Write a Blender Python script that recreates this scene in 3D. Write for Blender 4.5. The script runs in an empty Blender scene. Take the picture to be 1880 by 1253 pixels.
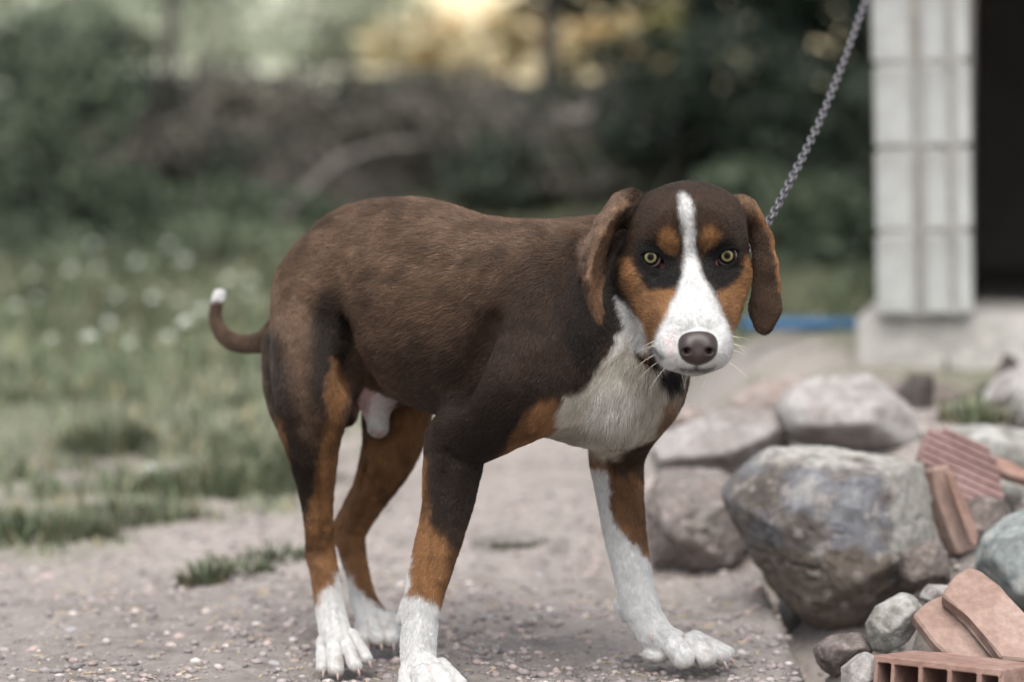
import bpy, bmesh, math, random, os
import numpy as np
from mathutils import Vector, Matrix
import openvdb

random.seed(7)
rng = np.random.default_rng(7)
scene = bpy.context.scene
COL = scene.collection
R = math.radians

# ------------------------------------------------------------------ camera
CAM_H, PITCH, F_PX = 0.62, 0.065, 4178.0          # metres, radians down, focal length in photo pixels (1880 wide)
cam_data = bpy.data.cameras.new('camera')
cam_data.sensor_width = 36.0
cam_data.lens = 36.0 * F_PX / 1880.0
cam_data.clip_start, cam_data.clip_end = 0.05, 600.0
cam_data.dof.use_dof = True
cam_data.dof.focus_distance = 2.79
cam_data.dof.aperture_fstop = 2.0
cam = bpy.data.objects.new('camera', cam_data)
COL.objects.link(cam)
cam.location = (0, 0, CAM_H)
cam.rotation_euler = (R(90) - PITCH, 0, 0)
scene.camera = cam

# ------------------------------------------------------------------ sky, sun, exposure
SUN_EL, SUN_AZ = R(62), R(-172)                    # soft overcast sun, high behind the camera
world = bpy.data.worlds.new('World'); scene.world = world
world.use_nodes = True
wn = world.node_tree.nodes; wl = world.node_tree.links
wn.clear()
sky = wn.new('ShaderNodeTexSky'); sky.sky_type = 'NISHITA'; sky.sun_disc = False
sky.sun_elevation = SUN_EL; sky.sun_rotation = SUN_AZ
sky.dust_density = 3.0; sky.ozone_density = 1.0; sky.air_density = 1.0
bg = wn.new('ShaderNodeBackground'); bg.inputs['Strength'].default_value = 0.12
wo = wn.new('ShaderNodeOutputWorld')
hsv = wn.new('ShaderNodeHueSaturation'); hsv.inputs['Saturation'].default_value = 0.35      # cloud cover greys the blue
wl.new(sky.outputs[0], hsv.inputs['Color']); wl.new(hsv.outputs[0], bg.inputs['Color']); wl.new(bg.outputs[0], wo.inputs['Surface'])
sun_d = bpy.data.lights.new('sun', 'SUN'); sun_d.energy = 1.1; sun_d.angle = R(50); sun_d.color = (1.0, 0.96, 0.9)
sun = bpy.data.objects.new('sun', sun_d); COL.objects.link(sun)
sdir = Vector((math.sin(SUN_AZ) * math.cos(SUN_EL), math.cos(SUN_AZ) * math.cos(SUN_EL), math.sin(SUN_EL)))
sun.rotation_euler = sdir.to_track_quat('Z', 'Y').to_euler()
sun.location = (0, 0, 30)
scene.view_settings.view_transform = 'Standard'
scene.view_settings.look = 'None'
scene.view_settings.gamma = 1.0
scene.view_settings.use_curve_mapping = False
scene.view_settings.exposure = 1.34
scene.cycles.max_bounces = 6
scene.cycles.diffuse_bounces = 3
scene.cycles.transparent_max_bounces = 8

# ------------------------------------------------------------------ helpers
_cp, _sp = math.cos(PITCH), math.sin(PITCH)
def W(x, y, d):
    """world point seen at photo pixel (x, y), d metres from the lens along its axis"""
    u, v = (x - 940.0) / F_PX * d, (626.5 - y) / F_PX * d
    return np.array((u, _cp * d + _sp * v, CAM_H - _sp * d + _cp * v))
CAMP = np.array((0, 0, CAM_H)); UP = np.array((0, 0, 1.0))
def to_px(P):
    q = P - np.array((0, 0, CAM_H))
    d = _cp * q[:, 1] - _sp * q[:, 2]
    v = _sp * q[:, 1] + _cp * q[:, 2]
    return np.stack((940 + F_PX * q[:, 0] / d, 626.5 - F_PX * v / d), 1), d
def norm(v):
    v = np.asarray(v, float); return v / np.linalg.norm(v)
def smooth(a, b, x):
    t = np.clip((x - a) / (b - a), 0, 1); return t * t * (3 - 2 * t)
def vnoise(P, scale, seed=0):
    """value noise in [0,1] at points P"""
    q = P * scale + seed * 17.31
    i = np.floor(q).astype(np.int64); f = q - i; f = f * f * (3 - 2 * f)
    def h(ix, iy, iz):
        n = (ix * 374761393 + iy * 668265263 + iz * 2147483647 + seed * 974634) & 0xffffffff
        n = ((n ^ (n >> 13)) * 1274126177) & 0xffffffff
        n = ((n ^ (n >> 16)) * 2246822519) & 0xffffffff
        return ((n ^ (n >> 15)) & 0xffff) / 65535.0
    x, y, z = i[:, 0], i[:, 1], i[:, 2]; fx, fy, fz = f[:, 0], f[:, 1], f[:, 2]
    l = lambda a, b, t: a + (b - a) * t
    a = l(l(h(x, y, z), h(x + 1, y, z), fx), l(h(x, y + 1, z), h(x + 1, y + 1, z), fx), fy)
    b = l(l(h(x, y, z + 1), h(x + 1, y, z + 1), fx), l(h(x, y + 1, z + 1), h(x + 1, y + 1, z + 1), fx), fy)
    return l(a, b, fz)
def fbm(P, scale, octaves=3, seed=0):
    s, a, t = 0, 1.0, 0
    for o in range(octaves):
        s = s + a * vnoise(P, scale * 2 ** o, seed + o); t += a; a *= 0.5
    return s / t
def link(name, data, parent=None):
    o = bpy.data.objects.new(name, data); COL.objects.link(o)
    if parent is not None: o.parent = parent
    return o
def tag(o, label=None, cat=None, group=None, kind=None):
    if label: o['label'] = label
    if cat: o['category'] = cat
    if group: o['group'] = group
    if kind: o['kind'] = kind
    return o
def mesh_from(name, V, faces, mats=(), smooth_shade=True):
    """V (n,3); faces: int array (m,3|4) or list of polygons"""
    me = bpy.data.meshes.new(name)
    V = np.asarray(V, np.float32)
    if isinstance(faces, np.ndarray):
        m, k = faces.shape
        me.vertices.add(len(V)); me.vertices.foreach_set('co', V.ravel())
        me.loops.add(m * k); me.loops.foreach_set('vertex_index', faces.astype(np.int32).ravel())
        me.polygons.add(m)
        me.polygons.foreach_set('loop_start', np.arange(0, m * k, k, dtype=np.int32))
        me.update(calc_edges=True)
    else:
        me.from_pydata(V.tolist(), [], faces)
    if smooth_shade:
        me.polygons.foreach_set('use_smooth', np.ones(len(me.polygons), bool))
    for m_ in mats: me.materials.append(m_)
    me.update()
    return me
def color_attr(me, name, rgb, domain='POINT'):
    a = me.attributes.new(name, 'FLOAT_COLOR', domain)
    c = np.ones((len(rgb), 4), np.float32); c[:, :3] = rgb
    a.data.foreach_set('color', c.ravel())
def material(name):
    m = bpy.data.materials.new(name); m.use_nodes = True
    return m, m.node_tree.nodes, m.node_tree.links, m.node_tree.nodes['Principled BSDF']
# ================================================================== SETTING
def gmat(name, cols, scale=8.0, detail=6, rough=0.9, bump=0.3, bump_scale=60.0, dist=0.004, spot=None, vec='Object', spec=0.3):
    """mottled mineral material: noise through a colour ramp, finer noise as relief, optional specks"""
    m, n, l, b = material(name)
    tc = n.new('ShaderNodeTexCoord')
    nz = n.new('ShaderNodeTexNoise'); nz.inputs['Scale'].default_value = scale; nz.inputs['Detail'].default_value = detail; nz.inputs['Roughness'].default_value = 0.65
    l.new(tc.outputs[vec], nz.inputs['Vector'])
    cr = n.new('ShaderNodeValToRGB'); l.new(nz.outputs[0], cr.inputs[0])
    els = cr.color_ramp.elements; k = len(cols)
    for i, c in enumerate(cols):
        e = els[i] if i < 2 else els.new(0.5)
        e.position = 0.32 + 0.36 * i / max(1, k - 1); e.color = (*c, 1)
    out = cr.outputs[0]
    n2 = n.new('ShaderNodeTexNoise'); n2.inputs['Scale'].default_value = bump_scale; n2.inputs['Detail'].default_value = 8; n2.inputs['Roughness'].default_value = 0.7
    l.new(tc.outputs[vec], n2.inputs['Vector'])
    mx = n.new('ShaderNodeMix'); mx.data_type = 'RGBA'; mx.blend_type = 'MULTIPLY'; mx.inputs[0].default_value = 0.55
    cr2 = n.new('ShaderNodeValToRGB'); cr2.color_ramp.elements[0].position = 0.3; cr2.color_ramp.elements[1].position = 0.7
    cr2.color_ramp.elements[0].color = (.55, .55, .55, 1); cr2.color_ramp.elements[1].color = (1.25, 1.25, 1.25, 1)
    l.new(n2.outputs[0], cr2.inputs[0]); l.new(out, mx.inputs[6]); l.new(cr2.outputs[0], mx.inputs[7]); out = mx.outputs[2]
    if spot:
        c, sc, thr = spot
        v = n.new('ShaderNodeTexVoronoi'); v.inputs['Scale'].default_value = sc; l.new(tc.outputs[vec], v.inputs['Vector'])
        r2 = n.new('ShaderNodeValToRGB'); r2.color_ramp.elements[0].position = thr; r2.color_ramp.elements[1].position = thr + 0.06
        r2.color_ramp.elements[0].color = (1, 1, 1, 1); r2.color_ramp.elements[1].color = (0, 0, 0, 1)
        l.new(v.outputs['Distance'], r2.inputs[0])
        m2 = n.new('ShaderNodeMix'); m2.data_type = 'RGBA'; l.new(r2.outputs[0], m2.inputs[0]); l.new(out, m2.inputs[6]); m2.inputs[7].default_value = (*c, 1); out = m2.outputs[2]
    l.new(out, b.inputs['Base Color'])
    b.inputs['Roughness'].default_value = rough; b.inputs['Specular IOR Level'].default_value = spec
    bp = n.new('ShaderNodeBump'); bp.inputs['Strength'].default_value = bump; bp.inputs['Distance'].default_value = dist
    l.new(n2.outputs[0], bp.inputs['Height']); l.new(bp.outputs[0], b.inputs['Normal'])
    return m
def attr_mat(name, attr, rough=0.9, bump=0.5, bscale=140, dist=0.004, spec=0.25, mottle=0.5):
    m, n, l, b = material(name)
    a = n.new('ShaderNodeAttribute'); a.attribute_name = attr
    tc = n.new('ShaderNodeTexCoord')
    n2 = n.new('ShaderNodeTexNoise'); n2.inputs['Scale'].default_value = bscale; n2.inputs['Detail'].default_value = 9; n2.inputs['Roughness'].default_value = 0.75
    l.new(tc.outputs['Object'], n2.inputs['Vector'])
    cr2 = n.new('ShaderNodeValToRGB'); cr2.color_ramp.elements[0].position = 0.3; cr2.color_ramp.elements[1].position = 0.72
    cr2.color_ramp.elements[0].color = (.5, .5, .5, 1); cr2.color_ramp.elements[1].color = (1.4, 1.38, 1.36, 1)
    l.new(n2.outputs[0], cr2.inputs[0])
    mx = n.new('ShaderNodeMix'); mx.data_type = 'RGBA'; mx.blend_type = 'MULTIPLY'; mx.inputs[0].default_value = mottle
    l.new(a.outputs['Color'], mx.inputs[6]); l.new(cr2.outputs[0], mx.inputs[7]); l.new(mx.outputs[2], b.inputs['Base Color'])
    b.inputs['Roughness'].default_value = rough; b.inputs['Specular IOR Level'].default_value = spec
    if bump:
        bp = n.new('ShaderNodeBump'); bp.inputs['Strength'].default_value = bump; bp.inputs['Distance'].default_value = dist
        l.new(n2.outputs[0], bp.inputs['Height']); l.new(bp.outputs[0], b.inputs['Normal'])
    return m

# ---- ground: one sheet; the yard is level, then rises to a brushy bank and a dry field
PAWS = [(-0.104, 2.80, -0.019, 0.09), (0.22, 2.915, 0.003, 0.10), (-0.222, 2.97, -0.024, 0.09), (-0.175, 3.095, -0.020, 0.08)]
YS = np.array((-200, 0, 3.9, 8, 11, 13, 14.2, 15.6, 17, 21, 35, 60, 110, 220.0))
ZS = np.array((0, 0, 0.0, .14, .27, .40, .78, 1.15, 1.32, 1.72, 2.95, 6.6, 14, 26))
# what the rubble rests on: (x, y, height, reach)
HEAP = [(0.50, 3.36, 0.0, .13), (0.49, 4.34, .195, .10), (0.34, 4.585, .15, .06), (0.81, 3.58, .12, .07), (0.73, 3.18, .05, .10), (0.70, 3.40, .10, .07), (0.490, 2.935, .030, .045), (0.563, 3.02, .072, .04),
        (0.428, 2.77, .003, .03), (0.432, 2.96, -.004, .045), (0.595, 3.225, .058, .06), (0.70, 3.43, .135, .06), (0.668, 3.35, .10, .05), (0.59, 2.87, .030, .06), (0.66, 2.85, .036, .07), (0.80, 3.50, .165, .04),
        (0.56, 2.75, -.026, .09), (0.80, 2.80, .02, .14), (0.95, 3.2, .08, .2), (0.68, 3.05, .05, .08), (0.62, 3.12, .05, .06), (0.9, 2.5, -.02, .2)]
def gz(x, y, fine=True):
    x = np.asarray(x, float); y = np.asarray(y, float)
    bend = 0.5 * np.sin(x * 0.35 + 1) + 0.25 * np.sin(x * 0.9)
    yy = y + np.where(y > 8, bend * np.clip((y - 8) / 4, 0, 1), 0)
    z = np.interp(yy, YS, ZS)
    # rubble heap and yard edge to the right
    z = z + 0.15 * smooth(0.30, 0.75, x) * smooth(3.3, 3.95, y) * (1 - smooth(5.5, 8, y))
    z = z + 0.05 * smooth(0.22, 0.5, x - 0.10 * (y - 3)) * smooth(3.25, 3.8, y) * (1 - smooth(4.6, 5.4, y))
    z = z + 0.10 * np.exp(-(((x - 0.36) / 0.20) ** 2 + ((y - 4.10) / 0.24) ** 2))
    z = z + 0.085 * smooth(0.30, 0.60, x) * np.exp(-((y - 5.6) / 0.5) ** 2)
    # the dirt path ends in a crumbled edge on the right, with a hollow under the rubble
    P = np.stack((x.ravel(), y.ravel(), np.zeros(x.size)), 1)
    wob = (fbm(P, 9, 4, 81).reshape(x.shape) - 0.5) * 0.15
    edge = x - (0.385 + wob)
    z = z - 0.12 * smooth(0.0, 0.035, edge) * (1 - smooth(3.3, 3.7, y)) * smooth(1.5, 2.0, y)
    z = z + (fbm(P, 1.3, 3, 83).reshape(x.shape) - 0.5) * 0.10 * smooth(3.6, 6, y)
    z = z + (fbm(P, 5, 3, 84).reshape(x.shape) - 0.5) * 0.030
    if fine: z = z + ((fbm(P, 28, 4, 85).reshape(x.shape) - 0.5) * 0.016 + (fbm(P, 110, 2, 86).reshape(x.shape) - 0.5) * 0.006) * (1 - smooth(5, 9, y))
    ws, wz, keep_ = 0, 0, 1
    for hx, hy, hz_, hr in HEAP:
        w = np.exp(-(((x - hx) ** 2 + (y - hy) ** 2) / hr ** 2)); ws = ws + w; wz = wz + w * hz_; keep_ = keep_ * (1 - w)
    if fine: wz = wz + ws * (fbm(P, 30, 3, 87).reshape(x.shape) - 0.5) * 0.03
    z = z * keep_ + (1 - keep_) * wz / np.maximum(ws, 1e-9)
    for px_, py_, pz_, r_ in PAWS:
        w = np.exp(-(((x - px_) ** 2 + (y - py_) ** 2) / r_ ** 2)); z = z * (1 - w) + (pz_ + 0.25 * (z - pz_) * 0) * w
    return z
def gz1(x, y): return float(gz(np.array([x]), np.array([y]))[0])
def ground_at(x, y):
    """where the ray through photo pixel (x, y) meets the ground"""
    t = 2.0
    while t < 200:
        p = W(x, y, t)
        if p[2] < gz(np.array([p[0]]), np.array([p[1]]), False)[0]: return p
        t += 0.02 + 0.004 * t
    return W(x, y, 60)
def spaced(lo, hi, step, far_lo, far_hi, grow=1.09):
    mid = list(np.arange(lo, hi, step)); a, s = lo, step; L = []
    while a > far_lo: s *= grow; a -= s; L.append(a)
    b, s = hi, step; Rr = []
    while b < far_hi: Rr.append(b); s *= grow; b += s
    return np.array(L[::-1] + mid + Rr)
gx = spaced(-1.0, 1.25, 0.008, -160, 160, 1.10); gy = spaced(2.4, 4.6, 0.0085, -80, 230, 1.035)
GX, GY = np.meshgrid(gx, gy); GZ = gz(GX, GY)
nx_, ny_ = len(gx), len(gy)
idx = np.arange(nx_ * ny_).reshape(ny_, nx_)
gQ = np.stack((idx[:-1, :-1], idx[:-1, 1:], idx[1:, 1:], idx[1:, :-1]), -1).reshape(-1, 4)
gV = np.stack((GX, GY, GZ), -1).reshape(-1, 3)
def ground_zones(P):
    """(grass share, bank share, dry field share) at ground points"""
    x, y = P[:, 0], P[:, 1]; q = np.stack((x, y, 0 * x), 1)
    nz = fbm(q, 1.6, 4, 91); nf = fbm(q, 6, 3, 92)
    edge = 4.35 + 0.55 * smooth(-0.9, 0.0, x) + 0.75 * smooth(-0.3, 0.1, x) - 0.75 * smooth(0.25, 0.6, x)
    g = smooth(-0.35, 0.45, (y - edge) * 0.55 + (nz - 0.5) * 2.8 + (nf - 0.5) * 1.3)
    g = g * smooth(3.45, 4.0, y)
    bank = smooth(11.8, 13.2, y + (nz - 0.5) * 2)
    field = smooth(15.8, 17.2, y + (nz - 0.5) * 1.5)
    return g, bank, field
g_, bk_, fd_ = ground_zones(gV)
q3 = np.stack((gV[:, 0], gV[:, 1], 0 * gV[:, 0]), 1)
dirt = np.array((.335, .300, .277)) * (0.78 + 0.44 * fbm(q3, 3.5, 4, 93))[:, None]
dirt = dirt * (0.86 + 0.28 * fbm(q3, 60, 3, 99))[:, None]
dirt = dirt * (1 - 0.28 * smooth(0.5, 0.75, fbm(q3, 22, 3, 94)))[:, None]
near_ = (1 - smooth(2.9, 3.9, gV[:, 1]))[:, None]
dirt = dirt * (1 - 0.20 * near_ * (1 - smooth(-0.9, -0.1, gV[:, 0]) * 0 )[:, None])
turf = np.array((.19, .195, .135)) * (0.7 + 0.6 * fbm(q3, 2.0, 3, 95))[:, None]
soil = np.array((.115, .105, .085)) * (0.6 + 0.8 * fbm(q3, 1.2, 3, 96))[:, None]
fx = gV[:, 0] / np.maximum(gV[:, 1], 1)
straw_mix = smooth(-0.10, -0.03, fx + 0.05 * (fbm(q3, 0.35, 2, 97) - 0.5))[:, None]
straw = np.array((.46, .48, .37)) * (1 - straw_mix) + np.array((.62, .53, .33)) * straw_mix
straw = straw * (0.55 + 0.9 * fbm(q3, 0.55, 3, 98))[:, None]
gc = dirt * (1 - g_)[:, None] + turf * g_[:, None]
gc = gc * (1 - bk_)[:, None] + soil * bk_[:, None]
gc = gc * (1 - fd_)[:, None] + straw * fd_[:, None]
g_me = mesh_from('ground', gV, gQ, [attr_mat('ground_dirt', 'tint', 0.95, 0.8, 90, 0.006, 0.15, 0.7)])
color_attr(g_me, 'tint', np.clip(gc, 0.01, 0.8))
tag(link('ground', g_me), kind='structure')

# ---- box and prism helpers
def box_geo(c, s, rot=None, bev=0.0):
    bm = bmesh.new(); bmesh.ops.create_cube(bm, size=1)
    bmesh.ops.scale(bm, vec=s, verts=bm.verts)
    if bev: bmesh.ops.bevel(bm, geom=bm.edges[:], offset=bev, segments=2, affect='EDGES')
    if rot is not None: bmesh.ops.transform(bm, matrix=rot, verts=bm.verts)
    bmesh.ops.translate(bm, vec=c, verts=bm.verts)
    return bm
def bm_obj(name, bm, mat, parent=None, smooth_=False):
    me = bpy.data.meshes.new(name); bmesh.ops.recalc_face_normals(bm, faces=bm.faces[:]); bm.to_mesh(me); bm.free()
    if smooth_:
        for p in me.polygons: p.use_smooth = True
    me.materials.append(mat); return link(name, me, parent)
def prism_bm(poly, z0, z1, bev=0.0, jitter=0.0):
    bm = bmesh.new(); k = len(poly)
    lo = [bm.verts.new((x, y, z0)) for x, y in poly]; hi = [bm.verts.new((x, y, z1)) for x, y in poly]
    bm.faces.new(lo[::-1]); bm.faces.new(hi)
    for i in range(k): bm.faces.new((lo[i], lo[(i + 1) % k], hi[(i + 1) % k], hi[i]))
    if bev: bmesh.ops.bevel(bm, geom=bm.edges[:], offset=bev, segments=1, affect='EDGES')
    return bm

# ---- shed: footing, block pillar, plaster walls and a roof out of frame
SHED_Y = 5.1
shed = link('shed', None); shed.location = (0.97, SHED_Y, 0.15)
tag(shed, 'open shed of pale concrete blocks with a dark doorway on a concrete footing', 'shed')
shed.rotation_euler = (0, 0, -0.205)                       # local +Y runs back along the pillar's side wall
m_block = gmat('concrete_block', [(.28, .28, .26), (.38, .385, .37), (.45, .455, .44)], 4, 7, 0.9, 0.35, 90, 0.004)
m_conc = gmat('footing_concrete', [(.35, .33, .305), (.44, .42, .39), (.49, .47, .44)], 5, 6, 0.92, 0.5, 40, 0.008)
m_mort = gmat('mortar', [(.26, .25, .23), (.34, .33, .30)], 20, 4, 0.95, 0.3, 90)
m_plaster = gmat('shed_plaster', [(.36, .33, .30), (.45, .41, .38)], 2, 4, 0.95, 0.2, 20)  # mid-grey plaster inside the shed, mottled by noise
m_roof = gmat('roof_sheet', [(.12, .11, .10), (.18, .17, .16)], 3, 4, 0.6, 0.1, 20)
def shed_local(p): return shed.matrix_basis.inverted() @ Vector(p)
# footing top at photo y 580, its left end at x 1567
ftop = W(1600, 581, 5.0)[2] - 0.15
fl = shed_local(W(1566, 640, 4.98))[0]
ft = bm_obj('footing', box_geo((fl + 1.3, 0.30, ftop / 2 - 0.16), (2.6, 0.72, ftop + 0.32), None, 0.012), m_conc, shed)
pillar = link('pillar', None, shed)
px0, px1 = shed_local(W(1609, 500, SHED_Y - 0.1))[0], shed_local(W(1787, 500, SHED_Y - 0.1))[0]
pw = px1 - px0
prof = [(0, 0), (.36, 0), (.41, .016), (.49, .016), (.54, 0), (.72, 0), (.76, .014), (.82, .014), (.86, 0), (1, 0)]
poly = [(px0 + u * pw, -0.10 + v) for u, v in prof] + [(px1, 0.24), (px0, 0.24)]
BH = W(1690, 422, 5.0)[2] - W(1690, 577, 5.0)[2]
pillar.location = (0, 0, ftop); pillar.rotation_euler = (0, -0.026, 0)
blk = None
for i in range(10):
    if blk is None:
        bm = prism_bm(poly, 0.006, BH - 0.006, 0.004); blk = bm_obj('block', bm, m_block, pillar)
    else:
        o = blk.copy(); COL.objects.link(o); o.parent = pillar; o.location = (rng.uniform(-.003, .003), rng.uniform(-.003, .003), i * BH)
mi = [(x + (0.010 if x < (px0 + px1) / 2 else -0.010), max(y, -0.094) if y < 0.1 else y - 0.01) for x, y in poly]
bm_obj('mortar', prism_bm(mi, 0.0, BH * 10), m_mort, pillar)
# walls: left side wall runs back from the pillar, far wall, unseen front wall added right of the doorway to shut light out, roof slab
wall_h = BH * 10
bm_obj('side_wall', box_geo((px1 - 0.09, 2.2, ftop / 2 + wall_h / 2), (0.16, 3.88, wall_h + ftop), None), m_plaster, shed)
bm_obj('back_wall', box_geo((px1 + 1.3, 4.22, ftop / 2 + wall_h / 2), (2.9, 0.16, wall_h + ftop), None), m_plaster, shed)
bm_obj('far_wall', box_geo((px1 + 2.7, 2.2, ftop / 2 + wall_h / 2), (0.16, 3.88, wall_h + ftop), None), m_plaster, shed)
bm_obj('light_block_wall', box_geo((px1 + 1.62, 0.12, ftop + wall_h / 2), (2.0, 0.20, wall_h), None), m_block, shed)
bm_obj('floor', box_geo((px1 + 1.3, 2.4, ftop - 0.10), (2.6, 3.4, 0.12), None), m_plaster, shed)
bm_obj('roof', box_geo((px1 + 1.25, 2.0, ftop + wall_h + 0.08), (3.5, 5.0, 0.14), None, 0.01), m_roof, shed)

# ---- rocks
bm = bmesh.new(); bmesh.ops.create_icosphere(bm, subdivisions=5, radius=1)
ICO5 = (np.array([v.co[:] for v in bm.verts]), np.array([[v.index for v in f.verts] for f in bm.faces])); bm.free()
bm = bmesh.new(); bmesh.ops.create_icosphere(bm, subdivisions=4, radius=1)
ICO4 = (np.array([v.co[:] for v in bm.verts]), np.array([[v.index for v in f.verts] for f in bm.faces])); bm.free()
def hull(pts):
    pts = sorted(map(tuple, pts)); 
    def half(ps):
        h = []
        for p in ps:
            while len(h) >= 2 and (h[-1][0] - h[-2][0]) * (p[1] - h[-2][1]) - (h[-1][1] - h[-2][1]) * (p[0] - h[-2][0]) <= 0: h.pop()
            h.append(p)
        return h
    a, b = half(pts), half(pts[::-1]); return a[:-1] + b[:-1]
m_rock = attr_mat('stone', 'tint', 0.92, 0.9, 60, 0.009, 0.2, 0.75)
def rock(name, poly, d, thick, cols, label, seed, fronts=(), rough=0.05, sharp=64, ico=None, cat='rock', group=None, sink=0.0, crust=(), chips=14):
    """a stone whose outline from the yard is poly; thick is its half depth, fronts are extra facets (x, y, towards us, offset);
    cols mottle it, crust = (direction, threshold, colour) gives one side a rough coating"""
    rs = np.random.default_rng(seed); ico = ico or ICO5
    pl = np.array([W(x, y, d) for x, y in poly]); c = pl.mean(0)
    vdir = norm(c - CAMP); ex = norm(np.cross(vdir, UP)); ey = np.cross(ex, vdir)
    p2 = np.stack(((pl - c) @ ex, (pl - c) @ ey), 1)
    h = np.array(hull(p2)); nrm, off = [], []
    for i in range(len(h)):
        e = h[(i + 1) % len(h)] - h[i]
        if np.linalg.norm(e) < 0.004: continue
        n2 = np.array((e[1], -e[0])); n2 /= np.linalg.norm(n2)
        if n2 @ h[i] < 0: n2 = -n2
        for tilt in (rs.uniform(-0.6, -0.1), rs.uniform(0.1, 0.6)):
            n3 = norm(n2[0] * ex + n2[1] * ey + tilt * vdir); nrm.append(n3); off.append(max(n2 @ h[i], 0.005) / math.sqrt(1 + tilt * tilt))
    for s_ in (-1, 1):
        for _ in range(4):
            a_, t_ = rs.uniform(0, 6.28), rs.uniform(0.05, 0.7); n3 = norm(s_ * vdir + t_ * (math.cos(a_) * ex + math.sin(a_) * ey)); nrm.append(n3); off.append(thick * rs.uniform(0.8, 1.0))
    for fx_, fy_, fz_, o_ in fronts:
        nrm.append(norm(fx_ * ex + fy_ * ey - fz_ * vdir)); off.append(o_)
    D, F = ico
    def radius(nr, of): return (((np.maximum(D @ np.array(nr).T, 0) / np.array(of)) ** sharp).sum(1)) ** (-1 / sharp)
    r = radius(nrm, off); P = D * r[:, None]
    for _ in range(chips):                                   # broken off corners
        i_ = rs.integers(0, len(P)); n3 = norm(P[i_] / np.linalg.norm(P[i_]) + rs.normal(0, .45, 3)); nrm.append(n3); off.append(max((P @ n3).max() * rs.uniform(0.80, 0.95), 0.004))
    r = radius(nrm, off); size = np.median(r); sc = 1.0 / size
    P = D * r[:, None]; S = P + seed * 1.7
    rid = 1 - np.abs(2 * fbm(S, 2.6 * sc, 4, seed + 5) - 1)
    cr_ = np.abs(fbm(S * np.array((1, 1, 1.6)), 1.7 * sc, 3, seed + 2) - 0.5)
    disp = rough * 1.6 * (fbm(S, 1.9 * sc, 5, seed) - 0.5) + rough * 0.7 * (rid - 0.7) + rough * 0.8 * (fbm(S, 9 * sc, 4, seed + 9) - 0.5) - rough * 0.6 * (1 - smooth(0.0, 0.03, cr_))
    P = P * (1.02 + disp / r * size * 1.0)[:, None]
    cols = np.array(cols); t = np.clip((fbm(S, 2.4 * sc, 5, seed + 20) - 0.28) / 0.44, 0, 0.999) * (len(cols) - 1); i0 = t.astype(int); fr = (t - i0)[:, None]
    tint = cols[i0] * (1 - fr) + cols[np.minimum(i0 + 1, len(cols) - 1)] * fr
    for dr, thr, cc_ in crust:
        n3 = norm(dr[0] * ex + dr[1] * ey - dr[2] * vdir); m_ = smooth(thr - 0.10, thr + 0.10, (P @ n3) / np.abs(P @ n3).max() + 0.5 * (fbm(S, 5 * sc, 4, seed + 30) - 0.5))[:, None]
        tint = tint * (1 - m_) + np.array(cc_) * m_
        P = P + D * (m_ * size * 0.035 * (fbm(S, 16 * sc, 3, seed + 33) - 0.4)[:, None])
    tint = tint * (0.75 + 0.5 * fbm(S, 14 * sc, 4, seed + 40))[:, None]
    pale = smooth(0.74, 0.80, vnoise(S, 9 * sc, seed + 44))[:, None] * 0.5; tint = tint * (1 - pale) + np.array((.42, .38, .35)) * pale
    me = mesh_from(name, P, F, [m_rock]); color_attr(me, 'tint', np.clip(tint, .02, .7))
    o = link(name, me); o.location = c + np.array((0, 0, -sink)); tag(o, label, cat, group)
    return o
bm = bmesh.new(); bmesh.ops.create_icosphere(bm, subdivisions=6, radius=1)
ICO6 = (np.array([v.co[:] for v in bm.verts]), np.array([[v.index for v in f.verts] for f in bm.faces])); bm.free()
m_rock_a = [(.11, .098, .088), (.165, .145, .13), (.17, .168, .178), (.25, .255, .275), (.35, .345, .34)]
m_rock_b = [(.27, .24, .225), (.36, .335, .32), (.41, .39, .38), (.47, .45, .435)]
m_rock_c = [(.15, .13, .118), (.22, .195, .18), (.285, .258, .243), (.36, .33, .315)]
m_rock_d = [(.17, .185, .18), (.24, .265, .26), (.32, .35, .345), (.38, .38, .36)]
m_rock_e = [(.22, .215, .19), (.32, .315, .285), (.41, .40, .375), (.50, .50, .47)]
m_rock_f = [(.12, .10, .09), (.18, .15, .135), (.26, .22, .205)]
m_rock_p = [(.27, .215, .19), (.36, .295, .265), (.42, .37, .345)]
ROCKS = 'rocks in the rubble heap'
rock('rock', [(1320, 905), (1352, 862), (1400, 826), (1480, 814), (1600, 832), (1698, 850), (1714, 880), (1720, 960), (1705, 1060), (1660, 1112), (1560, 1155), (1490, 1152), (1440, 1112), (1400, 1060), (1360, 990), (1335, 940)],
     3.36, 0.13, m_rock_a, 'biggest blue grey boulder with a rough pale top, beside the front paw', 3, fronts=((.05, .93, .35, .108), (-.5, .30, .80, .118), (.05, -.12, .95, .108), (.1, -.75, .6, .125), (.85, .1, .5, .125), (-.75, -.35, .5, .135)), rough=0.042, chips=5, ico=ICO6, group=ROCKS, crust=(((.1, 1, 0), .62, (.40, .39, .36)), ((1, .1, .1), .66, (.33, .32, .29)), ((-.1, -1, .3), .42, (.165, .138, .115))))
rock('rock', [(1400, 762), (1440, 716), (1528, 681), (1592, 686), (1640, 720), (1712, 782), (1692, 838), (1600, 842), (1480, 826), (1425, 810)],
     3.95, 0.16, m_rock_b, 'pale wedge shaped rock lying behind the biggest boulder', 11, fronts=((-.15, .8, .55, .06), (-.1, -.5, .85, .11), (.75, .1, .6, .10)), group=ROCKS)
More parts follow.
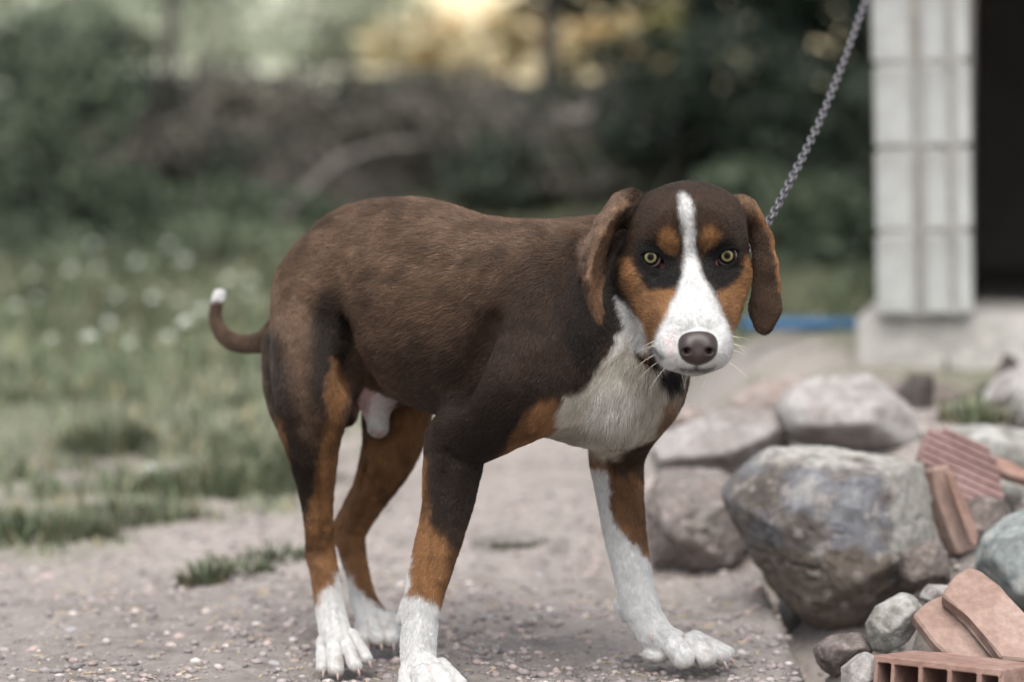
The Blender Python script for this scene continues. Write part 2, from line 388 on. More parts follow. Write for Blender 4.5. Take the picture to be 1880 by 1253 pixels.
rock('rock', [(1176, 850), (1200, 812), (1262, 776), (1340, 744), (1425, 742), (1450, 790), (1432, 850), (1370, 900), (1260, 905), (1190, 895)],
     4.0, 0.17, m_rock_b[:3], 'long pale ledge of stone between the front leg and the pale wedge rock', 23, fronts=((-.1, .8, .5, .07), (-.2, -.6, .8, .14)), rough=0.10, ico=ICO6, group=ROCKS)
rock('rock', [(1168, 930), (1182, 872), (1230, 850), (1310, 855), (1372, 890), (1390, 960), (1372, 1030), (1340, 1070), (1262, 1068), (1195, 1046)],
     3.74, 0.13, m_rock_f[1:] + m_rock_c[1:3], 'brown pitted rock right behind the white front leg, under the pale ledge', 26, fronts=((-.3, .5, .8, .11), (.2, -.3, .9, .12)), rough=0.11, ico=ICO6, group=ROCKS)
rock('rock', [(1330, 742), (1388, 697), (1470, 688), (1496, 712), (1480, 760), (1400, 775)], 4.35, 0.10, m_rock_p, 'low pinkish rock just left of the pale wedge rock', 31, group=ROCKS)
rock('rock', [(1212, 772), (1235, 748), (1275, 745), (1292, 765), (1270, 790), (1225, 792)], 4.6, 0.05, m_rock_p, 'small reddish stone on the dirt under the dog\'s chin', 32, group=ROCKS)
rock('rock', [(1795, 738), (1828, 690), (1880, 668), (1930, 676), (1940, 760), (1870, 785), (1812, 765)], 4.35, 0.12, m_rock_b, 'pale rock against the footing at the right edge, highest of the heap', 41, group=ROCKS)
rock('rock', [(1852, 742), (1880, 712), (1940, 715), (1940, 812), (1868, 800)], 4.0, 0.06, m_rock_e, 'white lump at the right edge above the grey slab', 43, group=ROCKS)
rock('rock', [(1712, 788), (1800, 776), (1880, 786), (1940, 800), (1940, 880), (1840, 880), (1770, 850)], 3.85, 0.09, m_rock_e, 'grey green slab behind the ridged red tile', 47, group=ROCKS)
rock('rock', [(1608, 702), (1700, 698), (1790, 714), (1806, 765), (1700, 800), (1632, 770)], 4.5, 0.12, m_rock_f, 'dark brown rubble lump under the concrete footing', 53, group=ROCKS)
rock('rock', [(1826, 880), (1862, 860), (1920, 868), (1930, 940), (1860, 950), (1828, 925)], 3.6, 0.05, m_rock_e, 'pale lump right of the ridged red tile', 59, group=ROCKS)
rock('rock', [(1784, 1042), (1800, 985), (1848, 945), (1930, 926), (1950, 1140), (1870, 1130), (1812, 1085)], 3.2, 0.10, m_rock_d, 'green grey boulder at the right edge behind the broken tile', 61, fronts=((-.5, .4, .8, .085),), group=ROCKS)
rock('rock', [(1760, 930), (1800, 905), (1850, 915), (1855, 960), (1800, 1010), (1765, 985)], 3.42, 0.05, m_rock_f, 'dark stone in the gap under the ridged red tile', 62, group=ROCKS)
rock('rock', [(1580, 1160), (1608, 1112), (1650, 1089), (1688, 1086), (1704, 1120), (1672, 1184), (1622, 1200), (1590, 1192)], 2.96, 0.045, m_rock_e, 'pebbly concrete chunk left of the broken tile', 67, fronts=((-.3, .75, .6, .03), (.6, -.5, .5, .026)), rough=0.07, group=ROCKS)
rock('rock', [(1684, 1095), (1706, 1070), (1742, 1072), (1748, 1105), (1710, 1120)], 3.04, 0.03, m_rock_b, 'small grey stone between the concrete chunk and the broken tile', 69, group=ROCKS)
rock('rock', [(1544, 1225), (1568, 1200), (1604, 1196), (1616, 1262), (1580, 1290), (1545, 1275)], 2.80, 0.03, m_rock_b, 'pale grey stone touching the left end of the hollow brick', 71, group=ROCKS)
rock('rock', [(1492, 1188), (1535, 1160), (1580, 1164), (1608, 1196), (1575, 1222), (1530, 1245), (1500, 1225)], 2.98, 0.05, m_rock_f, 'brown earth clod below the biggest boulder', 73, rough=0.08, group=ROCKS)
rock('rock', [(1652, 1010), (1700, 990), (1740, 1010), (1752, 1070), (1700, 1090), (1650, 1075)], 3.25, 0.05, m_rock_f, 'dark stone wedged right of the biggest boulder', 77, group=ROCKS)
rock('rock', [(852, 1000), (885, 980), (950, 972), (1010, 985), (1022, 1003), (960, 1018), (880, 1016)], 4.02, 0.05, m_rock_c, 'flat dark stone sunk in the path between the front legs', 79, rough=0.05, group=ROCKS)

# small broken stones between the big ones
FILL = []
for k in range(7):
    rs = np.random.default_rng(500 + k); D, F = ICO4; nr = rs.normal(0, 1, (12, 3)); nr /= np.linalg.norm(nr, axis=1)[:, None]; of = rs.uniform(.55, 1.0, 12)
    P = D * ((((np.maximum(D @ nr.T, 0) / of) ** 30).sum(1)) ** (-1 / 30))[:, None]; P = P * (1 + 0.12 * (fbm(P, 2.5, 4, 510 + k) - 0.5))[:, None] * np.array((1.15, .95, .75))
    me = mesh_from('stone', P, F, [m_rock]); cc_ = np.array((m_rock_b, m_rock_c, m_rock_f, m_rock_e)[k % 4])[rs.integers(0, 3)]
    color_attr(me, 'tint', np.clip(cc_ * (0.7 + 0.6 * fbm(P, 3, 4, 520 + k))[:, None], .02, .6)); FILL.append(me)
rs = np.random.default_rng(540)
for k in range(42):
    x, y = rs.uniform(.40, 1.25), rs.uniform(2.65, 4.7)
    if y < 3.3 and x < .44: x += .1
    o = link('stone', FILL[k % 7]); s_ = rs.uniform(.012, .040) * (0.7 if y < 3.2 else 1.1); o.scale = (s_,) * 3; o.location = (x, y, gz1(x, y) + s_ * 0.3); o.rotation_euler = tuple(rs.uniform(0, 6.28, 3))
    tag(o, 'small broken stone filling a gap in the rubble heap', 'stone', 'small stones between the rocks')

# ---- terracotta pieces
m_terra = gmat('terracotta', [(.22, .145, .118), (.29, .20, .165), (.35, .26, .222)], 9, 6, 0.9, 0.4, 70, 0.005)
m_terra_o = gmat('orange_terracotta', [(.20, .118, .092), (.265, .162, .13), (.33, .225, .19)], 9, 6, 0.9, 0.4, 70, 0.005)
m_terra_p = gmat('purplish_terracotta', [(.165, .10, .092), (.22, .138, .128), (.28, .188, .175)], 9, 6, 0.9, 0.4, 70, 0.005)
def frame_at(p, xdir, ydir):
    X = norm(xdir); Z = norm(np.cross(X, ydir)); Y = np.cross(Z, X)
    m = Matrix.Identity(4)
    for i, a in enumerate((X, Y, Z)):
        for j in range(3): m[j][i] = a[j]
    m.translation = p; return m
def slab_from_px(name, poly, d, tilt, thick, mat, label, cat, ridges=None, bev=0.003, step=None, group='broken terracotta in the rubble heap'):
    """a broken flat piece: outline poly seen at depth d, leaning back by tilt (x, y) metres per metre"""
    pts = []
    c = np.array(poly, float).mean(0)
    for x, y in poly:
        dd = d + ((x - c[0]) * tilt[0] - (y - c[1]) * tilt[1]) * d / F_PX
        pts.append(W(x, y, dd))
    pts = np.array(pts); ctr = pts.mean(0)
    nn = np.zeros(3)
    for i in range(len(pts)): nn += np.cross(pts[i] - ctr, pts[(i + 1) % len(pts)] - ctr)
    nn = norm(nn)
    if nn @ (CAMP - ctr) < 0: nn = -nn
    xd = norm(pts[1] - pts[0]) if ridges is None else norm(W(*ridges[1], d) - W(*ridges[0], d))
    xd = norm(xd - nn * (xd @ nn)); yd = np.cross(nn, xd)
    M = frame_at(ctr, xd, yd)
    p2 = [((p - ctr) @ xd, (p - ctr) @ yd) for p in pts]
    if sum(a[0] * b[1] - b[0] * a[1] for a, b in zip(p2, p2[1:] + p2[:1])) < 0: p2 = p2[::-1]
    bm = bmesh.new()
    if ridges is None and step is None:
        b2 = prism_bm(p2, -thick, 0, bev)
        me = bpy.data.meshes.new(name); b2.to_mesh(me); b2.free()
    else:
        b2 = prism_bm(p2, -thick, 0, bev)
        ys_ = np.array([q[1] for q in p2]); 
        if ridges is not None:                             # combed ridges: proud strips clipped to the outline
            n_r = ridges[2]; H_ = ys_.max() - ys_.min()
            for i in range(n_r):
                y0 = ys_.min() + H_ * (i + 0.18) / n_r; y1 = y0 + H_ * 0.58 / n_r
                xs_ = []
                for yy in ((y0 + y1) / 2,):
                    for (ax_, ay_), (bx_, by_) in zip(p2, p2[1:] + p2[:1]):
                        if (ay_ - yy) * (by_ - yy) < 0: xs_.append(ax_ + (bx_ - ax_) * (yy - ay_) / (by_ - ay_))
                if len(xs_) >= 2:
                    s3 = prism_bm([(min(xs_) + .002, y0), (max(xs_) - .002, y0), (max(xs_) - .002, y1), (min(xs_) + .002, y1)], -0.002, 0.0035, 0.0008)
                    mt = bpy.data.meshes.new('t'); s3.to_mesh(mt); s3.free(); b2.from_mesh(mt); bpy.data.meshes.remove(mt)
        me = bpy.data.meshes.new(name); b2.to_mesh(me); b2.free()
    bm.free()
    me.materials.append(mat); o = link(name, me); o.matrix_world = M
    tag(o, label, cat, group); return o
slab_from_px('tile_fragment', [(1706, 786), (1745, 790), (1812, 818), (1832, 850), (1846, 925), (1770, 934), (1738, 905), (1686, 842)], 3.46, (0.15, 0.55), 0.035, m_terra_p,
             'purplish red tile fragment with combed ridges, leaning on the rocks', 'tile', ridges=((1690, 830), (1835, 905), 9))
slab_from_px('tile_fragment', [(1714, 862), (1742, 852), (1768, 905), (1796, 975), (1797, 1006), (1760, 1020), (1745, 985), (1722, 915)], 3.36, (0.5, 0.15), 0.030, m_terra,
             'long narrow red tile fragment standing beside the biggest boulder', 'tile')
slab_from_px('tile_fragment', [(1736, 866), (1752, 872), (1796, 972), (1797, 1000), (1785, 1004), (1762, 940)], 3.335, (0.3, 0.1), 0.012, m_terra_o,
             'thin orange sliver lying on the long narrow tile fragment', 'tile')
slab_from_px('tile_fragment', [(1676, 1128), (1702, 1104), (1732, 1090), (1765, 1120), (1835, 1190), (1840, 1212), (1750, 1212), (1715, 1180)], 2.90, (0.05, 0.9), 0.020, m_terra,
             'lower broken terracotta tile just above the hollow brick', 'tile')
slab_from_px('tile_fragment', [(1728, 1092), (1750, 1058), (1778, 1040), (1800, 1046), (1838, 1076), (1880, 1132), (1925, 1165), (1925, 1215), (1838, 1208), (1780, 1130)], 2.885, (-0.1, 0.85), 0.022, m_terra,
             'broad broken terracotta tile with a rounded top corner', 'tile')
slab_from_px('tile_fragment', [(1815, 832), (1850, 845), (1895, 868), (1900, 885), (1850, 872), (1822, 856)], 3.52, (0.1, 0.8), 0.02, m_terra_o,
             'orange tile splinter at the upper right of the ridged tile', 'tile')
# hollow brick with five cells facing us
hb_p0, hb_p1 = W(1604, 1203, 2.74), W(1842, 1222, 2.64)
hb_x = hb_p1 - hb_p0; hb_x[2] *= 0.4; hb_w = np.linalg.norm(hb_x)
Mh = frame_at(hb_p0, hb_x, np.cross(UP, hb_x))
hbm = bmesh.new()
def add_box(bm, x0, x1, y0, y1, z0, z1):
    g = bmesh.ops.create_cube(bm, size=1); vs_ = g['verts']
    bmesh.ops.scale(bm, vec=(x1 - x0, y1 - y0, z1 - z0), verts=vs_); bmesh.ops.translate(bm, vec=((x0 + x1) / 2, (y0 + y1) / 2, (z0 + z1) / 2), verts=vs_)
hh, hd_ = 0.085, 0.11
walls = [0.0, 0.155, 0.365, 0.575, 0.795]
hbm2 = bmesh.new()
# one closed solid: front and back faces pierced by five cells
cells = [(0.035, 0.135), (0.17, 0.355), (0.385, 0.575), (0.61, 0.80), (0.84, 0.965)]
xs_ = sorted({0.0, 1.0, *[v for c in cells for v in c]}); zs_ = [-hh, -hh + 0.012, -0.0085, 0.0]
vid = {}
def hv(i, j, k):
    key = (i, j, k)
    if key not in vid:
        jit_ = rng.uniform(-.0012, .0012)
        vid[key] = hbm.verts.new((xs_[i] * hb_w + jit_, k * hd_, zs_[j] + jit_ * 0.6))
    return vid[key]
solid = lambda i, j: not (j == 1 and any(abs(xs_[i] - c[0]) < 1e-6 for c in cells))
nx2, nz2 = len(xs_) - 1, len(zs_) - 1
for i in range(nx2):
    for j in range(nz2):
        if not solid(i, j): continue
        hbm.faces.new((hv(i, j, 0), hv(i + 1, j, 0), hv(i + 1, j + 1, 0), hv(i, j + 1, 0)))
        hbm.faces.new((hv(i, j, 1), hv(i, j + 1, 1), hv(i + 1, j + 1, 1), hv(i + 1, j, 1)))
        for (di, dj, e) in ((-1, 0, ((0, 0), (0, 1))), (1, 0, ((1, 0), (1, 1))), (0, -1, ((0, 0), (1, 0))), (0, 1, ((0, 1), (1, 1)))):
            a_, b_ = i + di, j + dj
            if 0 <= a_ < nx2 and 0 <= b_ < nz2 and solid(a_, b_): continue
            p, q = e
            hbm.faces.new((hv(i + p[0], j + p[1], 0), hv(i + q[0], j + q[1], 0), hv(i + q[0], j + q[1], 1), hv(i + p[0], j + p[1], 1)))
bmesh.ops.bevel(hbm, geom=hbm.edges[:], offset=0.0012, segments=1, affect='EDGES')
hbo = bm_obj('hollow_brick', hbm, m_terra_o, None); hbo.matrix_world = Mh @ Matrix.Rotation(R(-6), 4, 'X'); hbm2.free()
tag(hbo, 'hollow red clay brick with five open cells lying at the bottom edge', 'brick')
# ================================================================== PLANTS
def leaf_mat(name, trans=0.25, rough=0.6):
    m, n, l, b = material(name)
    a = n.new('ShaderNodeAttribute'); a.attribute_name = 'tint'
    l.new(a.outputs['Color'], b.inputs['Base Color']); b.inputs['Roughness'].default_value = rough; b.inputs['Specular IOR Level'].default_value = 0.25
    t = n.new('ShaderNodeBsdfTranslucent'); l.new(a.outputs['Color'], t.inputs['Color'])
    mx = n.new('ShaderNodeMixShader'); mx.inputs[0].default_value = trans
    l.new(b.outputs[0], mx.inputs[1]); l.new(t.outputs[0], mx.inputs[2]); l.new(mx.outputs[0], n['Material Output'].inputs['Surface'])
    return m
m_leaf = leaf_mat('leaf'); m_grass = leaf_mat('grass_blade', 0.3)
m_bark = gmat('bark', [(.045, .038, .032), (.08, .07, .06), (.13, .115, .10)], 12, 5, 0.95, 0.6, 60)
m_twig = gmat('dead_twig', [(.10, .088, .074), (.155, .138, .12), (.20, .182, .16)], 12, 4, 0.95, 0.3, 60)
def blades(base, h, w, lean, az, tint):
    """bent grass blades: five vertices each"""
    n_ = len(base); d = np.stack((np.cos(az), np.sin(az), 0 * az), 1); s = np.stack((-np.sin(az), np.cos(az), 0 * az), 1)
    up = np.array((0, 0, 1.0))
    mid = base + up * (h * 0.55)[:, None] + d * (lean * h * 0.25)[:, None]
    tip = base + up * (h * (1 - 0.25 * lean))[:, None] + d * (lean * h * 0.9)[:, None]
    P = np.stack((base - s * w[:, None], base + s * w[:, None], mid + s * (w * 0.8)[:, None], mid - s * (w * 0.8)[:, None], tip), 1).reshape(-1, 3)
    o = np.arange(n_)[:, None] * 5
    tr = np.concatenate((o + np.array((0, 1, 2)), o + np.array((0, 2, 3)), o + np.array((3, 2, 4))), 0)
    return P, tr, np.repeat(tint, 5, 0)
GREENS = np.array(((.165, .20, .115), (.21, .235, .15), (.14, .17, .10), (.26, .27, .185), (.115, .145, .09)))
def grass_tint(n_, P, k=1.0):
    c = GREENS[rng.integers(0, len(GREENS), n_)] * (0.75 + 0.5 * rng.random(n_))[:, None]
    dry = (rng.random(n_) < 0.10)[:, None]
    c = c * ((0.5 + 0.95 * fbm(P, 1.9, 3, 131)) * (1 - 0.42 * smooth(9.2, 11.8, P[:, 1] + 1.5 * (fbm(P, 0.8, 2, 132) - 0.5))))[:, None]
    return np.where(dry, np.array((.36, .31, .19)) * (0.7 + 0.5 * rng.random(n_))[:, None], c) * k
N_G = 150000
yy = 3.7 + (14.2 - 3.7) * rng.random(N_G) ** 1.25
xx = (rng.random(N_G) * 2 - 1) * (0.34 * yy + 0.25)
P0 = np.stack((xx, yy, 0 * xx), 1)
g, bk, fd = ground_zones(P0)
clump = smooth(0.44, 0.60, fbm(P0, 2.6, 3, 101)) * 0.85 + 0.15
keep = rng.random(N_G) < np.clip(g * 1.1 - 0.05, 0, 1) ** 2.2 * clump * np.where(xx > 0.75, 0.5, 0.8)
keep &= ~((xx > 0.55) & (yy < 4.9)) & ~((xx > 0.085 * yy) & (yy < 7) & (rng.random(N_G) < np.where((yy > 4.9) & (yy < 5.75) & (xx > 0.095 * yy), 0.93, 0.75)))
gk = g[keep]
P0 = P0[keep]; P0[:, 2] = gz(P0[:, 0], P0[:, 1]) - 0.004; k_ = len(P0)
hgt = (0.25 + 0.75 * gk) * (0.028 + 0.045 * rng.random(k_)) * (1 + 1.6 * smooth(5, 9, P0[:, 1])) * (0.7 + 0.7 * fbm(P0, 1.7, 2, 102))
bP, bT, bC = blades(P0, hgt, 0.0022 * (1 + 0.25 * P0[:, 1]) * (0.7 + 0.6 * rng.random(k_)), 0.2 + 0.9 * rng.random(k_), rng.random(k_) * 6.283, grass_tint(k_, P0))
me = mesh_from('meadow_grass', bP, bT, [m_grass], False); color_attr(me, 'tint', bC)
tag(link('meadow_grass', me), kind='stuff')
print('grass blades', k_)

def tuft(x, y, rad, h, n_, label, k=0.8, flat=1.0):
    p = ground_at(x, y); a, r_ = rng.random(n_) * 6.283, rad * np.sqrt(rng.random(n_))
    b = np.stack((p[0] + np.cos(a) * r_ * 1.3, p[1] + np.sin(a) * r_ * flat, 0 * a), 1); b[:, 2] = gz(b[:, 0], b[:, 1]) - 0.004
    P, T, C = blades(b, h * (0.5 + 0.7 * rng.random(n_)) * (1.1 - 0.5 * r_ / rad), 0.0035 * (0.7 + 0.6 * rng.random(n_)), 0.3 + 0.9 * rng.random(n_), a + rng.normal(0, .6, n_), grass_tint(n_, b, k))
    me = mesh_from('grass_tuft', P - p, T, [m_grass], False); color_attr(me, 'tint', C)
    o = link('grass_tuft', me); o.location = p; tag(o, label, 'grass tuft', 'grass tufts on the dirt')
tuft(195, 832, 0.075, 0.13, 240, 'dark round grass tuft on bare dirt at the far left, highest of the tufts', 0.95)
tuft(410, 905, 0.13, 0.10, 480, 'widest dark grass tuft, left of the near hind leg', 0.9)
tuft(490, 880, 0.10, 0.12, 420, 'grass tuft touching the near hind leg in view', 0.72)
tuft(375, 1075, 0.030, 0.06, 120, 'smallest sparse grass tuft on the open dirt, lower left', 0.85)
tuft(430, 1055, 0.055, 0.040, 110, 'low sparse grass tuft on the open dirt', 0.85)
tuft(505, 1025, 0.05, 0.040, 100, 'low grass tuft on the dirt just left of the near hock', 0.85)
tuft(55, 985, 0.12, 0.075, 420, 'grass tuft at the left edge where the dirt begins', 0.7)
tuft(235, 955, 0.11, 0.06, 300, 'thin grass tuft on the edge of the dirt below the dark round tuft', 0.75)
tuft(935, 1008, 0.05, 0.025, 150, 'low weed by the flat dark stone between the front legs', 0.6)
tuft(1790, 778, 0.05, 0.07, 160, 'green weeds between the pale rocks at the right edge', 1.0)
tuft(1845, 742, 0.04, 0.08, 130, 'green weeds beside the highest pale rock', 1.0)
p_ = W(1712, 1185, 2.86)
def free_tuft(p, rad, h, n_, label):
    a, r_ = rng.random(n_) * 6.283, rad * np.sqrt(rng.random(n_))
    b = np.stack((np.cos(a) * r_, np.sin(a) * r_, 0 * a), 1)
    P, T, C = blades(b, h * (0.5 + 0.7 * rng.random(n_)), 0.002 * (0.7 + 0.6 * rng.random(n_)), 0.3 + 0.9 * rng.random(n_), a, grass_tint(n_, b, 0.9))
    me = mesh_from('grass_tuft', P, T, [m_grass], False); color_attr(me, 'tint', C)
    o = link('grass_tuft', me); o.location = p; tag(o, label, 'grass tuft', 'grass tufts on the dirt')
free_tuft(np.array((p_[0], p_[1], gz1(p_[0], p_[1]))), 0.015, 0.05, 60, 'tiny green sprig between the hollow brick and the broken tile')

# ---- wildflowers
m_pet, n, l, b = material('white_petal'); b.inputs['Base Color'].default_value = (.50, .53, .47, 1); b.inputs['Roughness'].default_value = 0.7
m_stem, n, l, b = material('flower_stem'); b.inputs['Base Color'].default_value = (.09, .14, .06, 1)
def flower_meshes():
    vs, fs = [], []
    for k in range(9):                                      # a loose umbel of small five sided florets
        a_ = k * 2.4; r_ = 0.0075 * math.sqrt(k); c = (r_ * math.cos(a_), r_ * math.sin(a_), 0.004 - r_ * r_ * 12)
        i0 = len(vs); vs.append((c[0], c[1], c[2] + 0.002))
        for j in range(6): vs.append((c[0] + 0.0065 * math.cos(j * 1.047), c[1] + 0.0065 * math.sin(j * 1.047), c[2]))
        for j in range(6): fs.append((i0, i0 + 1 + j, i0 + 1 + (j + 1) % 6))
    head = mesh_from('flower_head', np.array(vs), fs, [m_pet], False)
    sv = [(math.cos(q * 2.09) * .0014, math.sin(q * 2.09) * .0014, z) for z in (0, -1.0) for q in range(3)]
    stem = mesh_from('stem', np.array(sv), [(0, 1, 4, 3), (1, 2, 5, 4), (2, 0, 3, 5)], [m_stem], False)
    return head, stem
fh, fs_me = flower_meshes()
def flower(x, y, h, s):
    p = ground_at(x, y); o = link('wildflower', None); o.location = (p[0], p[1], p[2] - 0.004)
    tag(o, 'white wildflower standing in the meadow grass left of the dog', 'flower', 'white wildflowers in the meadow')
    a = link('flower_head', fh, o); a.location = (0, 0, h); a.scale = (s, s, s); a.rotation_euler = (rng.uniform(.3, 1.0), 0, rng.uniform(-.8, .8))
    b_ = link('stem', fs_me, o); b_.location = (0, 0, h); b_.scale = (1.2, 1.2, h)
FL = [(275, 885), (240, 460), (440, 490), (170, 480), (310, 480), (238, 650), (340, 680), (370, 620), (200, 615), (300, 540), (95, 670), (210, 560), (420, 540), (130, 545), (330, 560), (60, 520), (455, 600), (165, 700), (390, 450), (500, 460), (30, 600), (120, 450), (280, 600), (340, 520), (460, 520), (70, 580), (15, 470), (180, 520), (250, 520), (310, 640)]
for x, y in FL:
    y2 = min(y + 45, 900); flower(x, y2, 0.05 if y > 800 else 0.10 + 0.10 * rng.random(), 0.8 if y > 800 else 0.55 + 0.4 * rng.random())

# ---- leafy masses
def leaf_cloud(n_, rx, ry, rz, size, cols, lumps=9, seed=0, zmin=None, hollow=0.55):
    rs = np.random.default_rng(seed)
    cs = rs.normal(0, 0.42, (lumps, 3)); cs = np.clip(cs, -0.72, 0.72)
    k = rs.integers(0, lumps, n_); d = rs.normal(0, 1, (n_, 3)); d /= np.linalg.norm(d, axis=1)[:, None]
    r_ = 0.46 * (hollow + (1 - hollow) * rs.random(n_)) ** 0.7
    P = (cs[k] + d * r_[:, None]) * np.array((rx, ry, rz))
    if zmin is not None: P[:, 2] = np.maximum(P[:, 2], zmin)
    u = rs.normal(0, 1, (n_, 3)); u /= np.linalg.norm(u, axis=1)[:, None]
    v = np.cross(u, rs.normal(0, 1, (n_, 3))); v /= np.linalg.norm(v, axis=1)[:, None]
    s = size * (0.6 + 0.8 * rs.random(n_))[:, None]
    Q4 = np.stack((P - u * s, P + v * s * 0.45, P + u * s, P - v * s * 0.45), 1).reshape(-1, 3)
    F = np.arange(n_ * 4).reshape(-1, 4)
    cols = np.array(cols); c = cols[(k + rs.integers(0, 2, n_)) % len(cols)] * (0.6 + 0.8 * rs.random(n_))[:, None]
    return Q4, F, np.repeat(c, 4, 0)
def tube_geo(path, radii, sides=6):
    path = np.asarray(path, float); n_ = len(path); V_, F_ = [], []
    for i in range(n_):
        t = norm(path[min(i + 1, n_ - 1)] - path[max(i - 1, 0)]); a = np.cross(t, (0.3, 0.9, 0.2)); a = norm(a); b_ = np.cross(t, a)
        for q in range(sides): an = 2 * math.pi * q / sides; V_.append(path[i] + radii[i] * (math.cos(an) * a + math.sin(an) * b_))
    for i in range(n_ - 1):
        for q in range(sides): F_.append((i * sides + q, i * sides + (q + 1) % sides, (i + 1) * sides + (q + 1) % sides, (i + 1) * sides + q))
    return np.array(V_), np.array(F_)
def merge(parts):
    V_, F_, o = [], [], 0
    for v, f in parts: V_.append(v); F_.append(f + o); o += len(v)
    return np.concatenate(V_), np.concatenate(F_)
def shrub(name, px, py, d, rx, rz, n_, size, cols, label, cat, seed, group, up=0.85, lumps=9):
    """px, py: where its middle shows; it stands on the ground at depth d"""
    rs = np.random.default_rng(seed)
    c = W(px, py, d); g0 = gz1(c[0], c[1]); zc = max(c[2] - g0, rz * 0.4)
    root = link(name, None); root.location = (c[0], c[1], g0); tag(root, label, cat, group)
    P, F, C = leaf_cloud(n_, rx, rx * 0.8, rz, size, cols, lumps, seed, zmin=-zc + 0.02)
    me = mesh_from('foliage', P + np.array((0, 0, zc)), F, [m_leaf], False); color_attr(me, 'tint', C)
    link('foliage', me, root)
    st = []
    for k in range(6):
        a = rs.uniform(0, 6.28); e = np.array((math.cos(a) * rx * 0.5, math.sin(a) * rx * 0.4, zc + rz * rs.uniform(-.1, .5)))
        st.append(tube_geo([(0, 0, -0.05), e * 0.5 + rs.normal(0, .04, 3), e], [0.02, 0.013, 0.005], 5))
    v, f = merge(st); link('stem', mesh_from('stem', v, f, [m_bark]), root)
    return root
DG = [(.042, .056, .038), (.055, .07, .045), (.035, .046, .034)]
MG = [(.08, .105, .065), (.10, .125, .08), (.06, .08, .052)]
GB = [(.115, .105, .082), (.085, .08, .065), (.14, .13, .105)]
PG = [(.33, .36, .27), (.40, .41, .32), (.25, .28, .20)]
YL = [(.52, .45, .28), (.58, .52, .36), (.42, .38, .24), (.55, .38, .19)]
sid = 200
